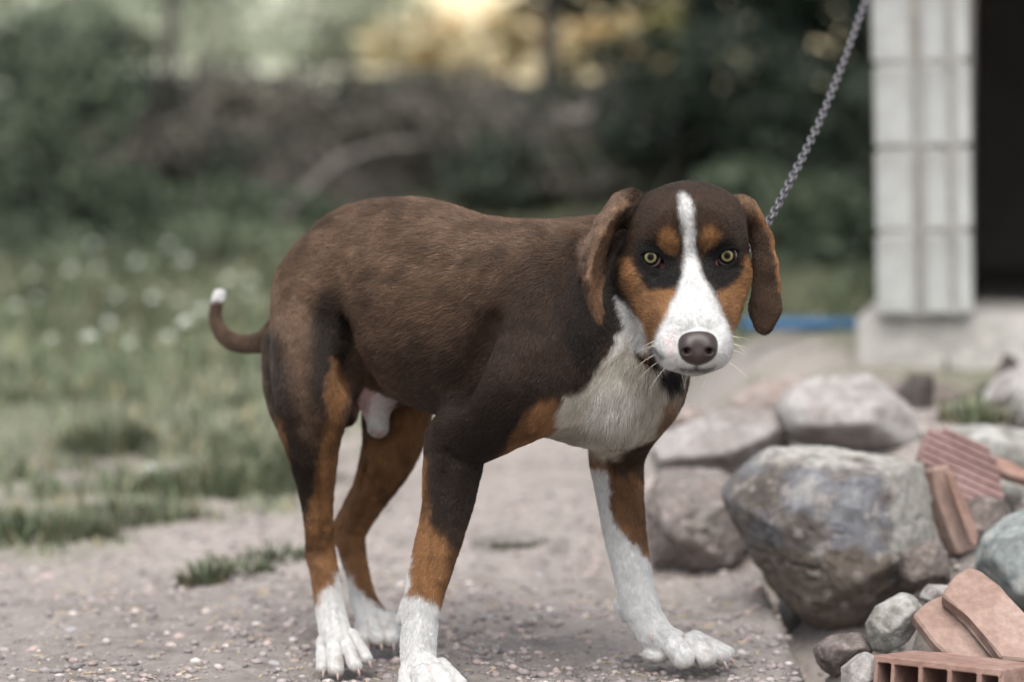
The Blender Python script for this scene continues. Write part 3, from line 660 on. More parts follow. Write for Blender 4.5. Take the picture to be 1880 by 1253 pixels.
SH = [  # px, py, depth, half width, half height, leaves, leaf size, colours, label
    (40, 330, 12.0, .75, .75, 2600, .045, MG, 'tall green shrub at the left edge of the bank'),
    (130, 215, 14.0, .70, .55, 1800, .05, DG, 'dark green shrub on the bank top just right of the left edge'),
    (20, 130, 16.5, .80, .45, 1600, .05, [(.17, .20, .14), (.13, .16, .105)], 'green bush highest on the bank at the far left'),
    (235, 360, 13.0, .60, .40, 1500, .045, GB, 'brownish withered shrub low on the bank above the white wildflowers'),
    (150, 430, 12.0, .55, .28, 1300, .04, MG, 'low green shrub at the foot of the bank near the left edge'),
    (330, 250, 14.3, .75, .42, 1700, .05, GB, 'withered grey brown shrub behind the thin left trunk'),
    (365, 330, 13.2, .40, .30, 900, .04, DG, 'small dark shrub under the thin left trunk'),
    (470, 205, 14.8, .70, .38, 1500, .05, GB, 'withered shrub along the crest, right of the thin left trunk'),
    (480, 410, 12.2, .65, .25, 1300, .04, MG, 'low green shrub at the bank foot above the tail'),
    (600, 290, 13.8, .75, .42, 1700, .05, GB, 'grey brown shrub halfway up the bank, above the rump'),
    (660, 215, 14.8, .60, .32, 1200, .05, DG, 'dark shrub on the crest above the rump'),
    (780, 300, 13.4, .70, .38, 1500, .05, GB, 'withered shrub behind the arch of the back'),
    (850, 205, 14.8, .75, .36, 1500, .05, GB, 'withered shrub on the crest above the middle of the back'),
    (900, 345, 12.8, .55, .28, 1200, .045, DG, 'dark green shrub right above the dip of the back'),
    (980, 230, 14.2, .65, .36, 1500, .05, DG, 'dark shrub at the foot of the thin right trunk'),
    (1080, 300, 13.2, .70, .40, 1500, .05, GB, 'withered shrub on the bank just left of the dog\'s head'),
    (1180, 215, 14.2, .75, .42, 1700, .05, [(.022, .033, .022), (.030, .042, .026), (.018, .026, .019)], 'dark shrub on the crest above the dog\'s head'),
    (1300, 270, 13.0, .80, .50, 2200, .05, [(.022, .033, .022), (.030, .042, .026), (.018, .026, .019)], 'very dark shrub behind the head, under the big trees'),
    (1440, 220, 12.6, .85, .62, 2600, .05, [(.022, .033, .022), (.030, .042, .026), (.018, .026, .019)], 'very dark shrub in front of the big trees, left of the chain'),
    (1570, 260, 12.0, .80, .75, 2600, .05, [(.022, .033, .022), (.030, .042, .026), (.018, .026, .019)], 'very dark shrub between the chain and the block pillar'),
    (1480, 400, 10.6, .50, .26, 1300, .04, MG, 'green shrub behind the lower chain'),
    (1570, 470, 9.6, .42, .30, 1300, .04, MG, 'green shrub beside the block pillar'),
    (1350, 430, 11.2, .40, .18, 800, .04, GB, 'low withered shrub behind the right ear in view'),
    (300, 452, 10.4, .50, .16, 900, .035, MG, 'low weedy clump in the meadow above the tail tip'),
    (60, 470, 10.2, .55, .18, 900, .035, MG, 'low weedy clump in the meadow at the left edge'),
    (440, 462, 9.8, .35, .13, 700, .03, [(.12, .145, .09), (.15, .17, .11)], 'pale weedy clump in the meadow just left of the rump'),
    (180, 500, 9.4, .35, .11, 700, .03, [(.12, .145, .09), (.15, .17, .11)], 'pale weedy clump in the middle of the meadow'),
    (90, 60, 24, 1.5, .75, 1500, .10, PG, 'pale green bush in the field, top left'),
    (280, 40, 26, 1.5, .70, 1500, .10, PG, 'pale green bush in the field behind the thin left trunk'),
    (480, 50, 25, 1.5, .60, 1400, .10, PG, 'pale green bush in the field above the rump'),
    (640, 60, 23, .9, .50, 1000, .09, PG, 'pale bush in the field left of the yellow bushes'),
    (760, 95, 20, .55, .35, 700, .08, YL, 'first yellow bush in the field, counted from the left'),
    (880, 90, 20, .65, .42, 900, .08, YL, 'orange yellow bush in the field left of the thin right trunk'),
    (1090, 95, 20, .60, .40, 900, .08, YL, 'yellow bush in the field right of the thin right trunk'),
    (1180, 60, 21, .55, .50, 900, .08, [(.16, .17, .07), (.24, .21, .08), (.10, .12, .06)], 'olive bush in the field beside the big dark trees'),
]
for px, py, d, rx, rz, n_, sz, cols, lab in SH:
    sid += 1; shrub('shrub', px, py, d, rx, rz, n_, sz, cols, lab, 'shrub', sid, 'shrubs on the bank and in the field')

# ---- trees
def tree(px, d, h, tr, crown_c, crown_r, n_, size, cols, label, seed, lumps=14, lean=0.0):
    rs = np.random.default_rng(seed)
    b0 = W(px, 300, d); g0 = gz1(b0[0], b0[1])
    root = link('tree', None); root.location = (b0[0], b0[1], g0); tag(root, label, 'tree', 'trees behind the bank')
    cc = np.array(crown_c, float)
    parts = [tube_geo([(0, 0, -.1), (lean * .3, 0, h * .3), (lean * .7, 0.05, h * .65), (lean, 0, h)], [tr, tr * .85, tr * .65, tr * .4], 8)]
    for k in range(9):
        a = rs.uniform(0, 6.28); s0 = rs.uniform(.5, 1.0); st = np.array((lean * s0, 0, h * s0))
        e = cc + rs.normal(0, .4, 3) * np.array(crown_r)
        parts.append(tube_geo([st, (st + e) / 2 + rs.normal(0, .08, 3), e], [tr * .35, tr * .22, tr * .08], 5))
    v, f = merge(parts); link('trunk', mesh_from('trunk', v, f, [m_bark]), root)
    P, F, C = leaf_cloud(n_, *crown_r, size, cols, lumps, seed)
    me = mesh_from('crown', P + cc, F, [m_leaf], False); color_attr(me, 'tint', C); link('crown', me, root)
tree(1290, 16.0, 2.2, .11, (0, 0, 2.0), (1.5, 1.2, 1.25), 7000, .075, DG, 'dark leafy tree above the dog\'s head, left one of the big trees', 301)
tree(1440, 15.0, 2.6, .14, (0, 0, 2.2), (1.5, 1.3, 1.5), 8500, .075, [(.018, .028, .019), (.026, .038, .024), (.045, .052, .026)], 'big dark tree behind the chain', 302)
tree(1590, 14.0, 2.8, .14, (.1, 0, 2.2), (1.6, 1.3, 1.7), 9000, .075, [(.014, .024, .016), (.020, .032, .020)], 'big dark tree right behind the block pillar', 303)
tree(312, 15.0, 3.6, .055, (.1, 0, 3.9), (1.2, 1.2, .9), 3000, .07, MG, 'slender tree with a thin trunk left of the dog\'s rump', 304, lean=.06)
tree(1010, 16.0, 3.8, .075, (-.1, 0, 4.2), (1.2, 1.2, .9), 3000, .07, MG, 'slender tree with a thin trunk left of the dog\'s head', 305, lean=-.04)
# ---- dead brush on the bank and a fallen bough
def brush(px, py, d, spread, n_, label, seed):
    rs = np.random.default_rng(seed); c = W(px, py, d); g0 = gz1(c[0], c[1]); parts = []
    for k in range(n_):
        b_ = np.array((rs.normal(0, spread), rs.normal(0, spread * .5), 0)); b_[2] = gz1(c[0] + b_[0], c[1] + b_[1]) - g0 - 0.03
        a = rs.uniform(0, 6.28); t = rs.uniform(.2, 1.2); L = rs.uniform(.35, 1.0)
        e = b_ + L * np.array((math.cos(a) * math.sin(t), math.sin(a) * math.sin(t) * .6, math.cos(t) * .8))
        parts.append(tube_geo([b_, (b_ + e) / 2 + rs.normal(0, .06, 3), e], [.012, .009, .004], 4))
    v, f = merge(parts); o = link('brush_pile', None); o.location = (c[0], c[1], g0); tag(link('twigs', mesh_from('twigs', v, f, [m_twig]), o), kind='stuff'); tag(o, label, 'dead brush', 'heaps of dead brush on the bank')
for i, (px, py, d, sp, lab) in enumerate([(180, 330, 13.2, .5, 'heap of dead twigs on the bank at the left, beside the tall green shrub'), (430, 310, 13.4, .6, 'heap of dead twigs on the bank between the thin left trunk and the rump'),
        (700, 270, 13.6, .6, 'heap of dead twigs on the bank above the arch of the back'), (930, 270, 13.6, .6, 'heap of dead twigs on the bank left of the thin right trunk'),
        (1190, 290, 13.2, .5, 'heap of dead twigs on the bank right above the dog\'s head')]):
    brush(px, py, d, sp, 110, lab, 400 + i)
def bough(pts, r0, r1, label):
    path = np.array([W(*p) for p in pts]); v, f = tube_geo(path, np.linspace(r0, r1, len(path)), 7)
    o = link('branch', mesh_from('branch', v, f, [m_twig])); tag(o, label, 'branch', 'fallen branches on the bank')
bough([(520, 400, 11.6), (570, 345, 11.9), (625, 295, 12.3), (700, 270, 12.7), (790, 262, 13.0)], .035, .02, 'thick pale fallen branch slanting up the bank above the rump')
bough([(1040, 220, 13.4), (1120, 205, 13.3), (1180, 215, 13.2), (1225, 190, 13.3)], .04, .025, 'fallen branch lying on the bank above the dog\'s head')
bough([(160, 370, 12.4), (215, 300, 12.7), (260, 250, 13.2)], .04, .02, 'fallen branch leaning on the bank at the left')

# ---- blue pipe on the grass
m_pipe, n, l, b = material('blue_plastic'); b.inputs['Base Color'].default_value = (.028, .11, .22, 1); b.inputs['Roughness'].default_value = 0.4
path = []
pa, pb = ground_at(1365, 622), ground_at(1470, 622); py = pb[1]
xa, xb = W(1365, 612, py)[0], W(1640, 612, py)[0]
pz = max(gz1(xa + (xb - xa) * t, py) for t in np.linspace(0, 1, 9)) + 0.012
for t in np.linspace(0, 1, 9): path.append(np.array((xa + (xb - xa) * t, py + 0.006 * math.sin(t * 5), pz)))
v, f = tube_geo(path, [0.0165] * len(path), 10)
po = link('pipe', mesh_from('pipe', v, f, [m_pipe])); tag(po, 'blue plastic pipe lying on the grass behind the dog\'s ear', 'pipe')
# ================================================================== DOG
# the body is one continuous surface: a signed distance field of tapered limbs and ellipsoids, smoothly blended
VOX = float(os.environ.get('VOX', 0.0018))
CAMP = np.array((0, 0, CAM_H))
FWD = np.array((0.788, -0.616, 0.0)); LEFT = np.array((0.616, 0.788, 0.0)); UP = np.array((0, 0, 1.0))
C0 = W(1135, 740, 2.80)

def B(x, y, lat):
    """point seen at pixel (x, y) lying lat metres to the dog's right of its midplane"""
    ray = W(x, y, 1.0) - CAMP
    t = (np.dot(-LEFT * lat + C0 - CAMP, LEFT)) / np.dot(ray, LEFT)
    return CAMP + ray * t
PRIMS = []
def cone(p0, r0, p1, r1, k=0.02, reg='body', op='+', flow=None, fur=0.010):
    p0, p1 = np.asarray(p0, float), np.asarray(p1, float)
    PRIMS.append(dict(t='c', a=p0, b=p1, r0=r0, r1=r1, k=k, reg=reg, op=op,
                      flow=norm(p1 - p0) if flow is None else norm(flow), fur=fur))
def ell(c, rad, axes=None, k=0.02, reg='body', op='+', flow=None, fur=0.010):
    axes = np.eye(3) if axes is None else np.array([norm(a) for a in axes])
    PRIMS.append(dict(t='e', c=np.asarray(c, float), rad=np.asarray(rad, float), ax=axes, k=k, reg=reg, op=op,
                      flow=norm(-FWD) if flow is None else norm(flow), fur=fur))
def ribbon(p0, w0, th0, p1, w1, th1, wdir, k=0.006, reg='ear', op='+', fur=0.004):
    """flat tapered strap: half widths w along wdir, half thickness th across"""
    p0, p1 = np.asarray(p0, float), np.asarray(p1, float)
    PRIMS.append(dict(t='r', a=p0, b=p1, w0=w0, w1=w1, th0=th0, th1=th1, wd=norm(wdir), k=k, reg=reg, op=op,
                      flow=norm(p1 - p0), fur=fur))
def chain(pts, k=0.02, reg='body', fur=0.006, sub=12, flow=None):
    """one smooth tapered limb through (point, radius) stations"""
    p = np.array([np.append(a, r) for a, r in pts])
    p = np.vstack((2 * p[0] - p[1], p, 2 * p[-1] - p[-2]))
    out = []
    for i in range(1, len(p) - 2):
        for t in np.linspace(0, 1, sub, endpoint=False):
            out.append(0.5 * (2 * p[i] + (p[i + 1] - p[i - 1]) * t + (2 * p[i - 1] - 5 * p[i] + 4 * p[i + 1] - p[i + 2]) * t * t
                              + (3 * p[i] - p[i - 1] - 3 * p[i + 1] + p[i + 2]) * t ** 3))
    out.append(p[-2]); out = np.array(out)
    PRIMS.append(dict(t='p', pts=out[:, :3], rr=out[:, 3], k=k, reg=reg, op='+', fur=fur, flow=None if flow is None else norm(flow)))
def dist(pr, P, want_seg=False):
    if pr['t'] == 'p':
        best = None; seg = None
        for i in range(len(pr['rr']) - 1):
            a, ab = pr['pts'][i], pr['pts'][i + 1] - pr['pts'][i]
            q = P - a; t = np.clip(q @ ab / (ab @ ab), 0, 1)
            d = np.sqrt(((q - t[..., None] * ab) ** 2).sum(-1)) - (pr['rr'][i] + (pr['rr'][i + 1] - pr['rr'][i]) * t)
            if best is None: best = d; seg = np.zeros(d.shape, int)
            else:
                m = d < best; best = np.where(m, d, best)
                if want_seg: seg[m] = i
        return (best, seg) if want_seg else best
    if pr['t'] == 'c':
        ab = pr['b'] - pr['a']; q = P - pr['a']
        t = np.clip(q @ ab / (ab @ ab), 0, 1)
        return np.sqrt(((q - t[..., None] * ab) ** 2).sum(-1)) - (pr['r0'] + (pr['r1'] - pr['r0']) * t)
    if pr['t'] == 'e':
        q = (P - pr['c']) @ pr['ax'].T
        k0 = np.sqrt(((q / pr['rad']) ** 2).sum(-1)); k1 = np.sqrt(((q / pr['rad'] ** 2) ** 2).sum(-1)) + 1e-9
        return k0 * (k0 - 1) / k1
    if pr['t'] == 'a':
        def rad(c): q = P - c; return np.sqrt((q @ CX) ** 2 + (q @ CZ) ** 2)
        return np.maximum(np.maximum(rad(pr['cu']) - pr['ru'], rad(pr['cl']) - pr['rl']), np.abs((P - pr['c']) @ CY + 0.012) - 0.012)
    ab = pr['b'] - pr['a']; L = np.linalg.norm(ab); ax = ab / L
    q = P - pr['a']; s = q @ ax; t = np.clip(s / L, 0, 1)
    wd = norm(pr['wd'] - ax * (pr['wd'] @ ax)); nd = np.cross(ax, wd)
    w = pr['w0'] + (pr['w1'] - pr['w0']) * t; th = pr['th0'] + (pr['th1'] - pr['th0']) * t
    e = s - t * L; qw = q @ wd; qn = q @ nd
    k0 = np.sqrt((qw / w) ** 2 + (qn / th) ** 2 + (e / w) ** 2) + 1e-9
    k1 = np.sqrt((qw / w ** 2) ** 2 + (qn / th ** 2) ** 2 + (e / w ** 2) ** 2) + 1e-9
    return k0 * (k0 - 1) / k1
def bounds(pr, m):
    if pr['t'] == 'p': return pr['pts'].min(0) - pr['rr'].max() - m, pr['pts'].max(0) + pr['rr'].max() + m
    if pr['t'] == 'c':
        r = max(pr['r0'], pr['r1']); return np.minimum(pr['a'], pr['b']) - r - m, np.maximum(pr['a'], pr['b']) + r + m
    if pr['t'] == 'e':
        e = np.sqrt(((pr['ax'] * pr['rad'][:, None]) ** 2).sum(0)); return pr['c'] - e - m, pr['c'] + e + m
    if pr['t'] == 'a': return pr['c'] - pr['r'] - m, pr['c'] + pr['r'] + m
    r = max(pr['w0'], pr['w1']); return np.minimum(pr['a'], pr['b']) - r - m, np.maximum(pr['a'], pr['b']) + r + m
def build_sdf(prims, vox):
    lo = np.min([bounds(p, 0.012)[0] for p in prims if p['op'] == '+'], 0)
    hi = np.max([bounds(p, 0.012)[1] for p in prims if p['op'] == '+'], 0)
    n = np.ceil((hi - lo) / vox).astype(int) + 1
    G = np.full(n, 0.05, np.float32)
    def window(b0, b1):
        i0 = np.clip(np.floor((b0 - lo) / vox).astype(int), 0, n); i1 = np.clip(np.ceil((b1 - lo) / vox).astype(int) + 1, 0, n)
        return i0, i1
    def points(i0, i1):
        return np.stack(np.meshgrid(*[(lo[a] + np.arange(i0[a], i1[a]) * vox) for a in range(3)], indexing='ij'), -1)
    blurred = False
    for pr in prims:
        if pr.get('stage', 1) == 2 and not blurred:                # body and limbs are done: relax them once, then the fine parts
            blurred = True
            for _ in range(int(0.006 / vox)):
                for ax_ in range(3):
                    A = np.moveaxis(G, ax_, 0); A[1:-1] = 0.25 * (A[:-2] + A[2:]) + 0.5 * A[1:-1]
        k = pr['k']; m = k * 1.05 + 3 * vox
        i0, i1 = window(*bounds(pr, m))
        if (i1 <= i0).any(): continue
        if pr['t'] == 'p':
            D = np.full(i1 - i0, 0.2, np.float32)
            for j in range(len(pr['rr']) - 1):
                a_, b_, ra, rb = pr['pts'][j], pr['pts'][j + 1], pr['rr'][j], pr['rr'][j + 1]
                r_ = max(ra, rb) + m
                j0, j1 = window(np.minimum(a_, b_) - r_, np.maximum(a_, b_) + r_)
                X = points(j0, j1); ab = b_ - a_; q = X - a_
                t = np.clip(q @ ab / (ab @ ab), 0, 1)
                d = np.sqrt(((q - t[..., None] * ab) ** 2).sum(-1)) - (ra + (rb - ra) * t)
                s_ = tuple(slice(j0[a] - i0[a], j1[a] - i0[a]) for a in range(3))
                D[s_] = np.minimum(D[s_], d)
            s2 = tuple(slice(i0[a], i1[a]) for a in range(3)); g = G[s2]
            h = np.maximum(k - np.abs(g - D), 0) / k; G[s2] = np.minimum(g, D) - h * h * k * 0.25
            continue
        for xs in range(i0[0], i1[0], 40):
            j0, j1 = np.array((xs, i0[1], i0[2])), np.array((min(xs + 40, i1[0]), i1[1], i1[2]))
            d = dist(pr, points(j0, j1)); s2 = tuple(slice(j0[a], j1[a]) for a in range(3)); g = G[s2]
            if pr['op'] == '+':
                h = np.maximum(k - np.abs(g - d), 0) / k; G[s2] = np.minimum(g, d) - h * h * k * 0.25
            else:
                h = np.maximum(k - np.abs(g + d), 0) / k; G[s2] = np.maximum(g, -d) + h * h * k * 0.25
    grid = openvdb.FloatGrid(0.05); grid.copyFromArray(G)
    V, Q = grid.convertToQuads(0.0)
    V = np.asarray(V, float) * vox + lo
    Q = np.asarray(Q, np.int64)[:, ::-1] if FLIPQ else np.asarray(Q, np.int64)
    # keep the largest island only
    return V, Q, G, lo
FLIPQ = False

MPX = lambda d: d / F_PX                                      # metres per photo pixel at depth d
# ---- torso
AX = (FWD, LEFT, UP)
ell(B(912, 590, 0), (0.200, 0.100, 0.126), AX, k=0.02)
ell(B(748, 494, 0), (0.140, 0.080, 0.092), AX, k=0.05)
ell(B(800, 605, 0), (0.16, 0.088, 0.092), AX, k=0.05)
ell(B(662, 505, 0), (0.085, 0.074, 0.080), AX, k=0.045, fur=0.012)
ell(B(608, 560, 0), (0.060, 0.068, 0.075), AX, k=0.05, fur=0.012)
ell(W(1075, 645, 2.90), (0.125, 0.096, 0.112), AX, k=0.06)
ell(W(1132, 700, 2.87), (0.060, 0.078, 0.068), AX, k=0.06, flow=(0.05, 0.1, -1), fur=0.016)
cone(W(1152, 690, 2.815), 0.026, W(1132, 755, 2.825), 0.020, k=0.05, flow=(0.0, 0.1, -1), fur=0.016)
# neck
cone(W(1010, 540, 2.95), 0.086, W(1185, 485, 2.87), 0.066, k=0.05, flow=(-0.7, 0.5, -0.35), fur=0.013)
cone(W(1100, 600, 2.88), 0.085, W(1195, 565, 2.835), 0.050, k=0.05, flow=(-0.2, 0.1, -1), fur=0.012)
# ---- right hind leg (near)
chain(((W(598, 555, 3.08), .066), (W(585, 640, 3.04), .062), (W(578, 715, 3.00), .054), (W(573, 800, 3.005), .0375), (W(581, 905, 3.04), .0225),
       (W(586, 985, 3.06), .0175), (W(590, 1020, 3.065), .0185), (W(598, 1070, 3.05), .0175), (W(606, 1120, 3.035), .0185), (W(619, 1176, 3.01), .021)), k=0.035, reg='RH')
chain(((W(536, 640, 3.10), .040), (W(536, 720, 3.08), .036), (W(556, 820, 3.055), .022), (W(566, 900, 3.07), .009), (W(576, 985, 3.085), .0085), (W(580, 1022, 3.088), .012)), k=0.02, reg='RH')
for (x0, y0, d0, x1, y1, d1, r) in ((594, 1178, 3.01, 593, 1226, 2.985, 12), (613, 1182, 3.00, 617, 1230, 2.965, 13.5),
                                    (632, 1176, 3.00, 652, 1222, 2.97, 11.5), (645, 1165, 3.01, 672, 1208, 2.99, 10.5)):
    cone(W(x0, y0, d0), r * MPX(3), W(x1, y1, d1), r * MPX(3), k=0.004, reg='RH', fur=0.004)
# ---- left hind leg (far)
chain(((B(690, 560, -0.045), .072), (W(728, 700, 3.13), .053), (W(726, 780, 3.135), .045), (W(711, 845, 3.14), .0355), (W(676, 920, 3.165), .0225), (W(650, 970, 3.18), .019),
       (W(645, 1000, 3.18), .019), (W(656, 1050, 3.17), .0155), (W(668, 1105, 3.155), .018), (W(692, 1148, 3.13), .022)), k=0.03, reg='LH')
chain(((W(690, 830, 3.16), .018), (W(660, 895, 3.185), .010), (W(625, 965, 3.195), .0095), (W(624, 985, 3.195), .0105)), k=0.014, reg='LH')
for (x0, y0, d0, x1, y1, d1, r) in ((668, 1145, 3.13, 672, 1172, 3.105, 16), (690, 1145, 3.12, 694, 1172, 3.09, 15),
                                    (706, 1138, 3.12, 716, 1172, 3.095, 17), (718, 1136, 3.15, 728, 1162, 3.13, 13)):
    cone(W(x0, y0, d0), r * MPX(3.1), W(x1, y1, d1), r * MPX(3.1), k=0.004, reg='LH', fur=0.004)
# ---- right front leg (near)
chain(((W(955, 540, 2.86), .050), (W(985, 640, 2.82), .058), (W(968, 705, 2.815), .060), (W(905, 762, 2.845), .050), (W(846, 808, 2.87), .0395), (W(832, 860, 2.873), .0355), (W(825, 915, 2.872), .0315),
       (W(810, 975, 2.868), .0285), (W(792, 1040, 2.864), .0262), (W(779, 1090, 2.86), .0238), (W(772, 1140, 2.855), .0215), (W(768, 1205, 2.845), .0215), (W(780, 1240, 2.828), .020)), k=0.035, reg='RF')
chain(((W(835, 790, 2.905), .022), (W(806, 800, 2.905), .0155), (W(803, 840, 2.90), .014), (W(805, 900, 2.89), .014)), k=0.02, reg='RF')
cone(W(752, 1110, 2.875), 0.010, W(738, 1138, 2.875), 0.0075, k=0.012, reg='RF', fur=0.004)
for (x0, y0, d0, x1, y1, d1, r) in ((752, 1232, 2.83, 748, 1270, 2.81, 18), (775, 1238, 2.81, 782, 1272, 2.78, 19),
                                    (800, 1235, 2.81, 820, 1268, 2.785, 18), (808, 1226, 2.83, 840, 1258, 2.82, 17)):
    cone(W(x0, y0, d0), r * MPX(2.8), W(x1, y1, d1), r * MPX(2.8), k=0.004, reg='RF', fur=0.004)
# ---- left front leg (far)
chain(((W(1168, 690, 2.88), .052), (W(1150, 780, 2.93), .040), (W(1133, 835, 2.96), .0355), (W(1137, 900, 2.96), .0305), (W(1148, 985, 2.955), .0265), (W(1162, 1055, 2.95), .0238),
       (W(1171, 1100, 2.945), .0232), (W(1188, 1140, 2.938), .0215), (W(1212, 1172, 2.928), .0205), (W(1246, 1180, 2.918), .013)), k=0.03, reg='LF')
cone(W(1140, 1112, 2.955), 0.0095, W(1147, 1132, 2.955), 0.0075, k=0.010, reg='LF', fur=0.004)
ell(W(1205, 1203, 2.925), (0.018, 0.018, 0.009), k=0.008, reg='LF', fur=0.003)
for (x0, y0, d0, x1, y1, d1, r) in ((1238, 1186, 2.90, 1254, 1208, 2.885, 20.5), (1266, 1180, 2.905, 1296, 1208, 2.89, 18),
                                    (1278, 1175, 2.925, 1325, 1206, 2.915, 15.5), (1276, 1172, 2.945, 1334, 1200, 2.945, 13.5)):
    cone(W(x0, y0, d0), r * MPX(2.9), W(x1, y1, d1), r * MPX(2.9), k=0.004, reg='LF', fur=0.004)
# ---- tail
tl = [(520, 600, 3.18, .020), (492, 624, 3.21, .0155), (468, 631, 3.24, .0132), (437, 631, 3.27, .0118), (413, 619, 3.29, .0108), (399, 598, 3.30, .0095), (395, 574, 3.31, .0085), (402, 543, 3.32, .0085)]
chain([(W(*a[:3]), a[3]) for a in tl], k=0.012, reg='tail')
# ---- sheath and belly fold
cone(W(735, 690, 3.06), 0.035, W(690, 735, 3.05), 0.020, k=0.03, reg='belly', fur=0.005)
cone(W(690, 735, 3.05), 0.0175, W(694, 784, 3.045), 0.013, k=0.012, reg='belly', fur=0.006)
cone(W(640, 700, 3.10), 0.025, W(635, 765, 3.10), 0.014, k=0.02, reg='belly', fur=0.004)
# flank fold in front of the near thigh
cone(W(648, 470, 3.0), 0.004, W(668, 600, 2.985), 0.010, k=0.04, op='-')
cone(W(668, 600, 2.985), 0.010, W(655, 690, 2.985), 0.022, k=0.04, op='-')
# fold behind the near upper arm
cone(W(905, 600, 2.795), 0.004, W(850, 725, 2.835), 0.014, k=0.04, op='-')

# tendon hollows above the hocks, muscle lines
cone(W(571, 870, 3.035), 0.003, W(579, 965, 3.058), 0.004, k=0.012, op='-')
cone(W(683, 850, 3.125), 0.003, W(643, 940, 3.155), 0.004, k=0.012, op='-')
cone(W(822, 830, 2.838), 0.003, W(806, 1000, 2.838), 0.002, k=0.012, op='-')

for p_ in PRIMS:
    p_['stage'] = 2 if p_['k'] < 0.009 else 1
PRIMS.sort(key=lambda p_: p_['stage'])

# ---- head (depth offsets in mm behind the eye plane)
HD = 2.735
def H(x, y, mm): return W(x, y, HD + mm / 1000.0)
hp = HD / F_PX
HF = (0.05, -1, 0.1)
CX = np.array((1.0, 0, 0)); CY = np.array((0, _cp, -_sp)); CZ = np.array((0, _sp, _cp))
CAX = (CX, CY, CZ)
def hell(x, y, mm, rx, ry, rmm, k=0.012, flow=(0, 0.6, 0.8), fur=0.0055, roll=0, op='+'):
    c, s = math.cos(R(roll)), math.sin(R(roll))
    ell(H(x, y, mm), (rx * hp, rmm / 1000.0, ry * hp), (CX * c - CZ * s, CY, CX * s + CZ * c), k=k, reg='head', flow=flow, fur=fur, op=op)
hell(1264, 428, 52, 100, 96, 76, k=0.03)                              # skull
hell(1212, 418, 30, 52, 60, 48, k=0.02, flow=(-0.4, 0.6, 0.5))       # brow mass
hell(1312, 416, 30, 50, 60, 48, k=0.02, flow=(0.4, 0.6, 0.5))
hell(1186, 512, 40, 50, 66, 52, k=0.03, flow=(-0.5, 0.8, 0))        # cheeks
hell(1332, 502, 38, 42, 62, 50, k=0.03, flow=(0.5, 0.8, 0))
hell(1218, 575, 8, 36, 50, 46, k=0.02, flow=(-0.4, 0.9, 0.1))
hell(1318, 560, 8, 34, 48, 46, k=0.02, flow=(0.4, 0.9, 0.1))
cone(H(1184, 525, 26), 30 * hp, H(1226, 622, -26), 33 * hp, k=0.02, reg='head', flow=(-0.5, 0.8, 0.1), fur=0.005)
cone(H(1344, 508, 26), 26 * hp, H(1312, 616, -26), 29 * hp, k=0.02, reg='head', flow=(0.5, 0.8, 0.1), fur=0.005)
cone(H(1266, 470, 16), 24 * hp, H(1276, 590, -58), 36 * hp, k=0.02, reg='head', flow=(0, 0.5, 0.85), fur=0.0045)   # bridge
cone(H(1268, 530, 14), 54 * hp, H(1274, 616, -52), 56 * hp, k=0.02, reg='head', flow=(0, 0.5, 0.85), fur=0.0045)
hell(1240, 640, -55, 40, 40, 32, k=0.012, flow=(-0.7, 0.6, -0.2), fur=0.0035)    # upper lips
hell(1309, 636, -57, 35, 42, 32, k=0.012, flow=(0.7, 0.6, -0.2), fur=0.0035)
hell(1278, 648, -66, 30, 34, 30, k=0.012, flow=(0, 0.3, -0.8), fur=0.003)
hell(1276, 669, -48, 36, 18, 26, k=0.006, flow=(0, 0.6, -0.6), fur=0.004)        # chin
cone(H(1235, 652, 10), 24 * hp, H(1270, 662, -40), 22 * hp, k=0.012, reg='head', flow=(-0.4, 0.8, -0.3), fur=0.006)
cone(H(1225, 620, 40), 34 * hp, H(1240, 640, 5), 26 * hp, k=0.02, reg='head', flow=(-0.4, 0.8, -0.3), fur=0.008)
# stop between the eyes
hell(1264, 460, -34, 12, 40, 14, k=0.03, op='-')
# eyes: hollow of the socket, lids round the ball, almond slit
EYES = ((1194.4, 472.5, (1177, 470), (1215, 490), 6.0), (1335, 470, (1354, 462), (1319, 485), 6.0))
ER = 0.0136
for ex, ey, oc, ic, emm in EYES:
    hell(ex, ey + 2, -20, 20, 15, 14, k=0.02, op='-')
    PRIMS.append(dict(t='c', a=H(ex, ey, emm), b=H(ex, ey, emm + 0.5), r0=ER + 0.0017, r1=ER + 0.0017, k=0.010, reg='lid', op='+', flow=norm((0, 0.3, -0.9)), fur=0.002))
# lip line
for pts in (((1277, 680, -78), (1248, 677, -64), (1222, 660, -38), (1208, 644, -12)), ((1277, 680, -78), (1302, 677, -66), (1326, 659, -40), (1336, 640, -14))):
    for a, b in zip(pts, pts[1:]):
        cone(H(*a), 0.0024, H(*b), 0.0024, k=0.004, op='-', reg='head')

# ---- ears: hanging flaps, each strip spans two edges given as (x, y, mm)
def flap(e1, e2, th, reg, k=0.007):
    P = [(H(*p), H(*q)) for p, q in zip(e1, e2)]
    for i, ((a0, a1), (b0, b1)) in enumerate(zip(P, P[1:])):
        ca, cb = (a0 + a1) / 2, (b0 + b1) / 2
        ribbon(ca, np.linalg.norm(a1 - a0) / 2, th, cb, np.linalg.norm(b1 - b0) / 2, th, (a1 - a0) + (b1 - b0), k=k, reg=reg)
rimR = [(1150, 372, 40), (1122, 396, 32), (1100, 436, 26), (1085, 474, 24), (1079, 512, 26), (1084, 552, 30), (1096, 589, 34)]
outR = [(1138, 366, 70), (1112, 388, 72), (1080, 446, 70), (1068, 480, 68), (1072, 519, 62), (1081, 552, 56), (1089, 582, 48)]
inR = [(1160, 374, 66), (1142, 400, 66), (1118, 440, 58), (1106, 476, 52), (1096, 516, 48), (1103, 552, 46), (1110, 582, 46)]
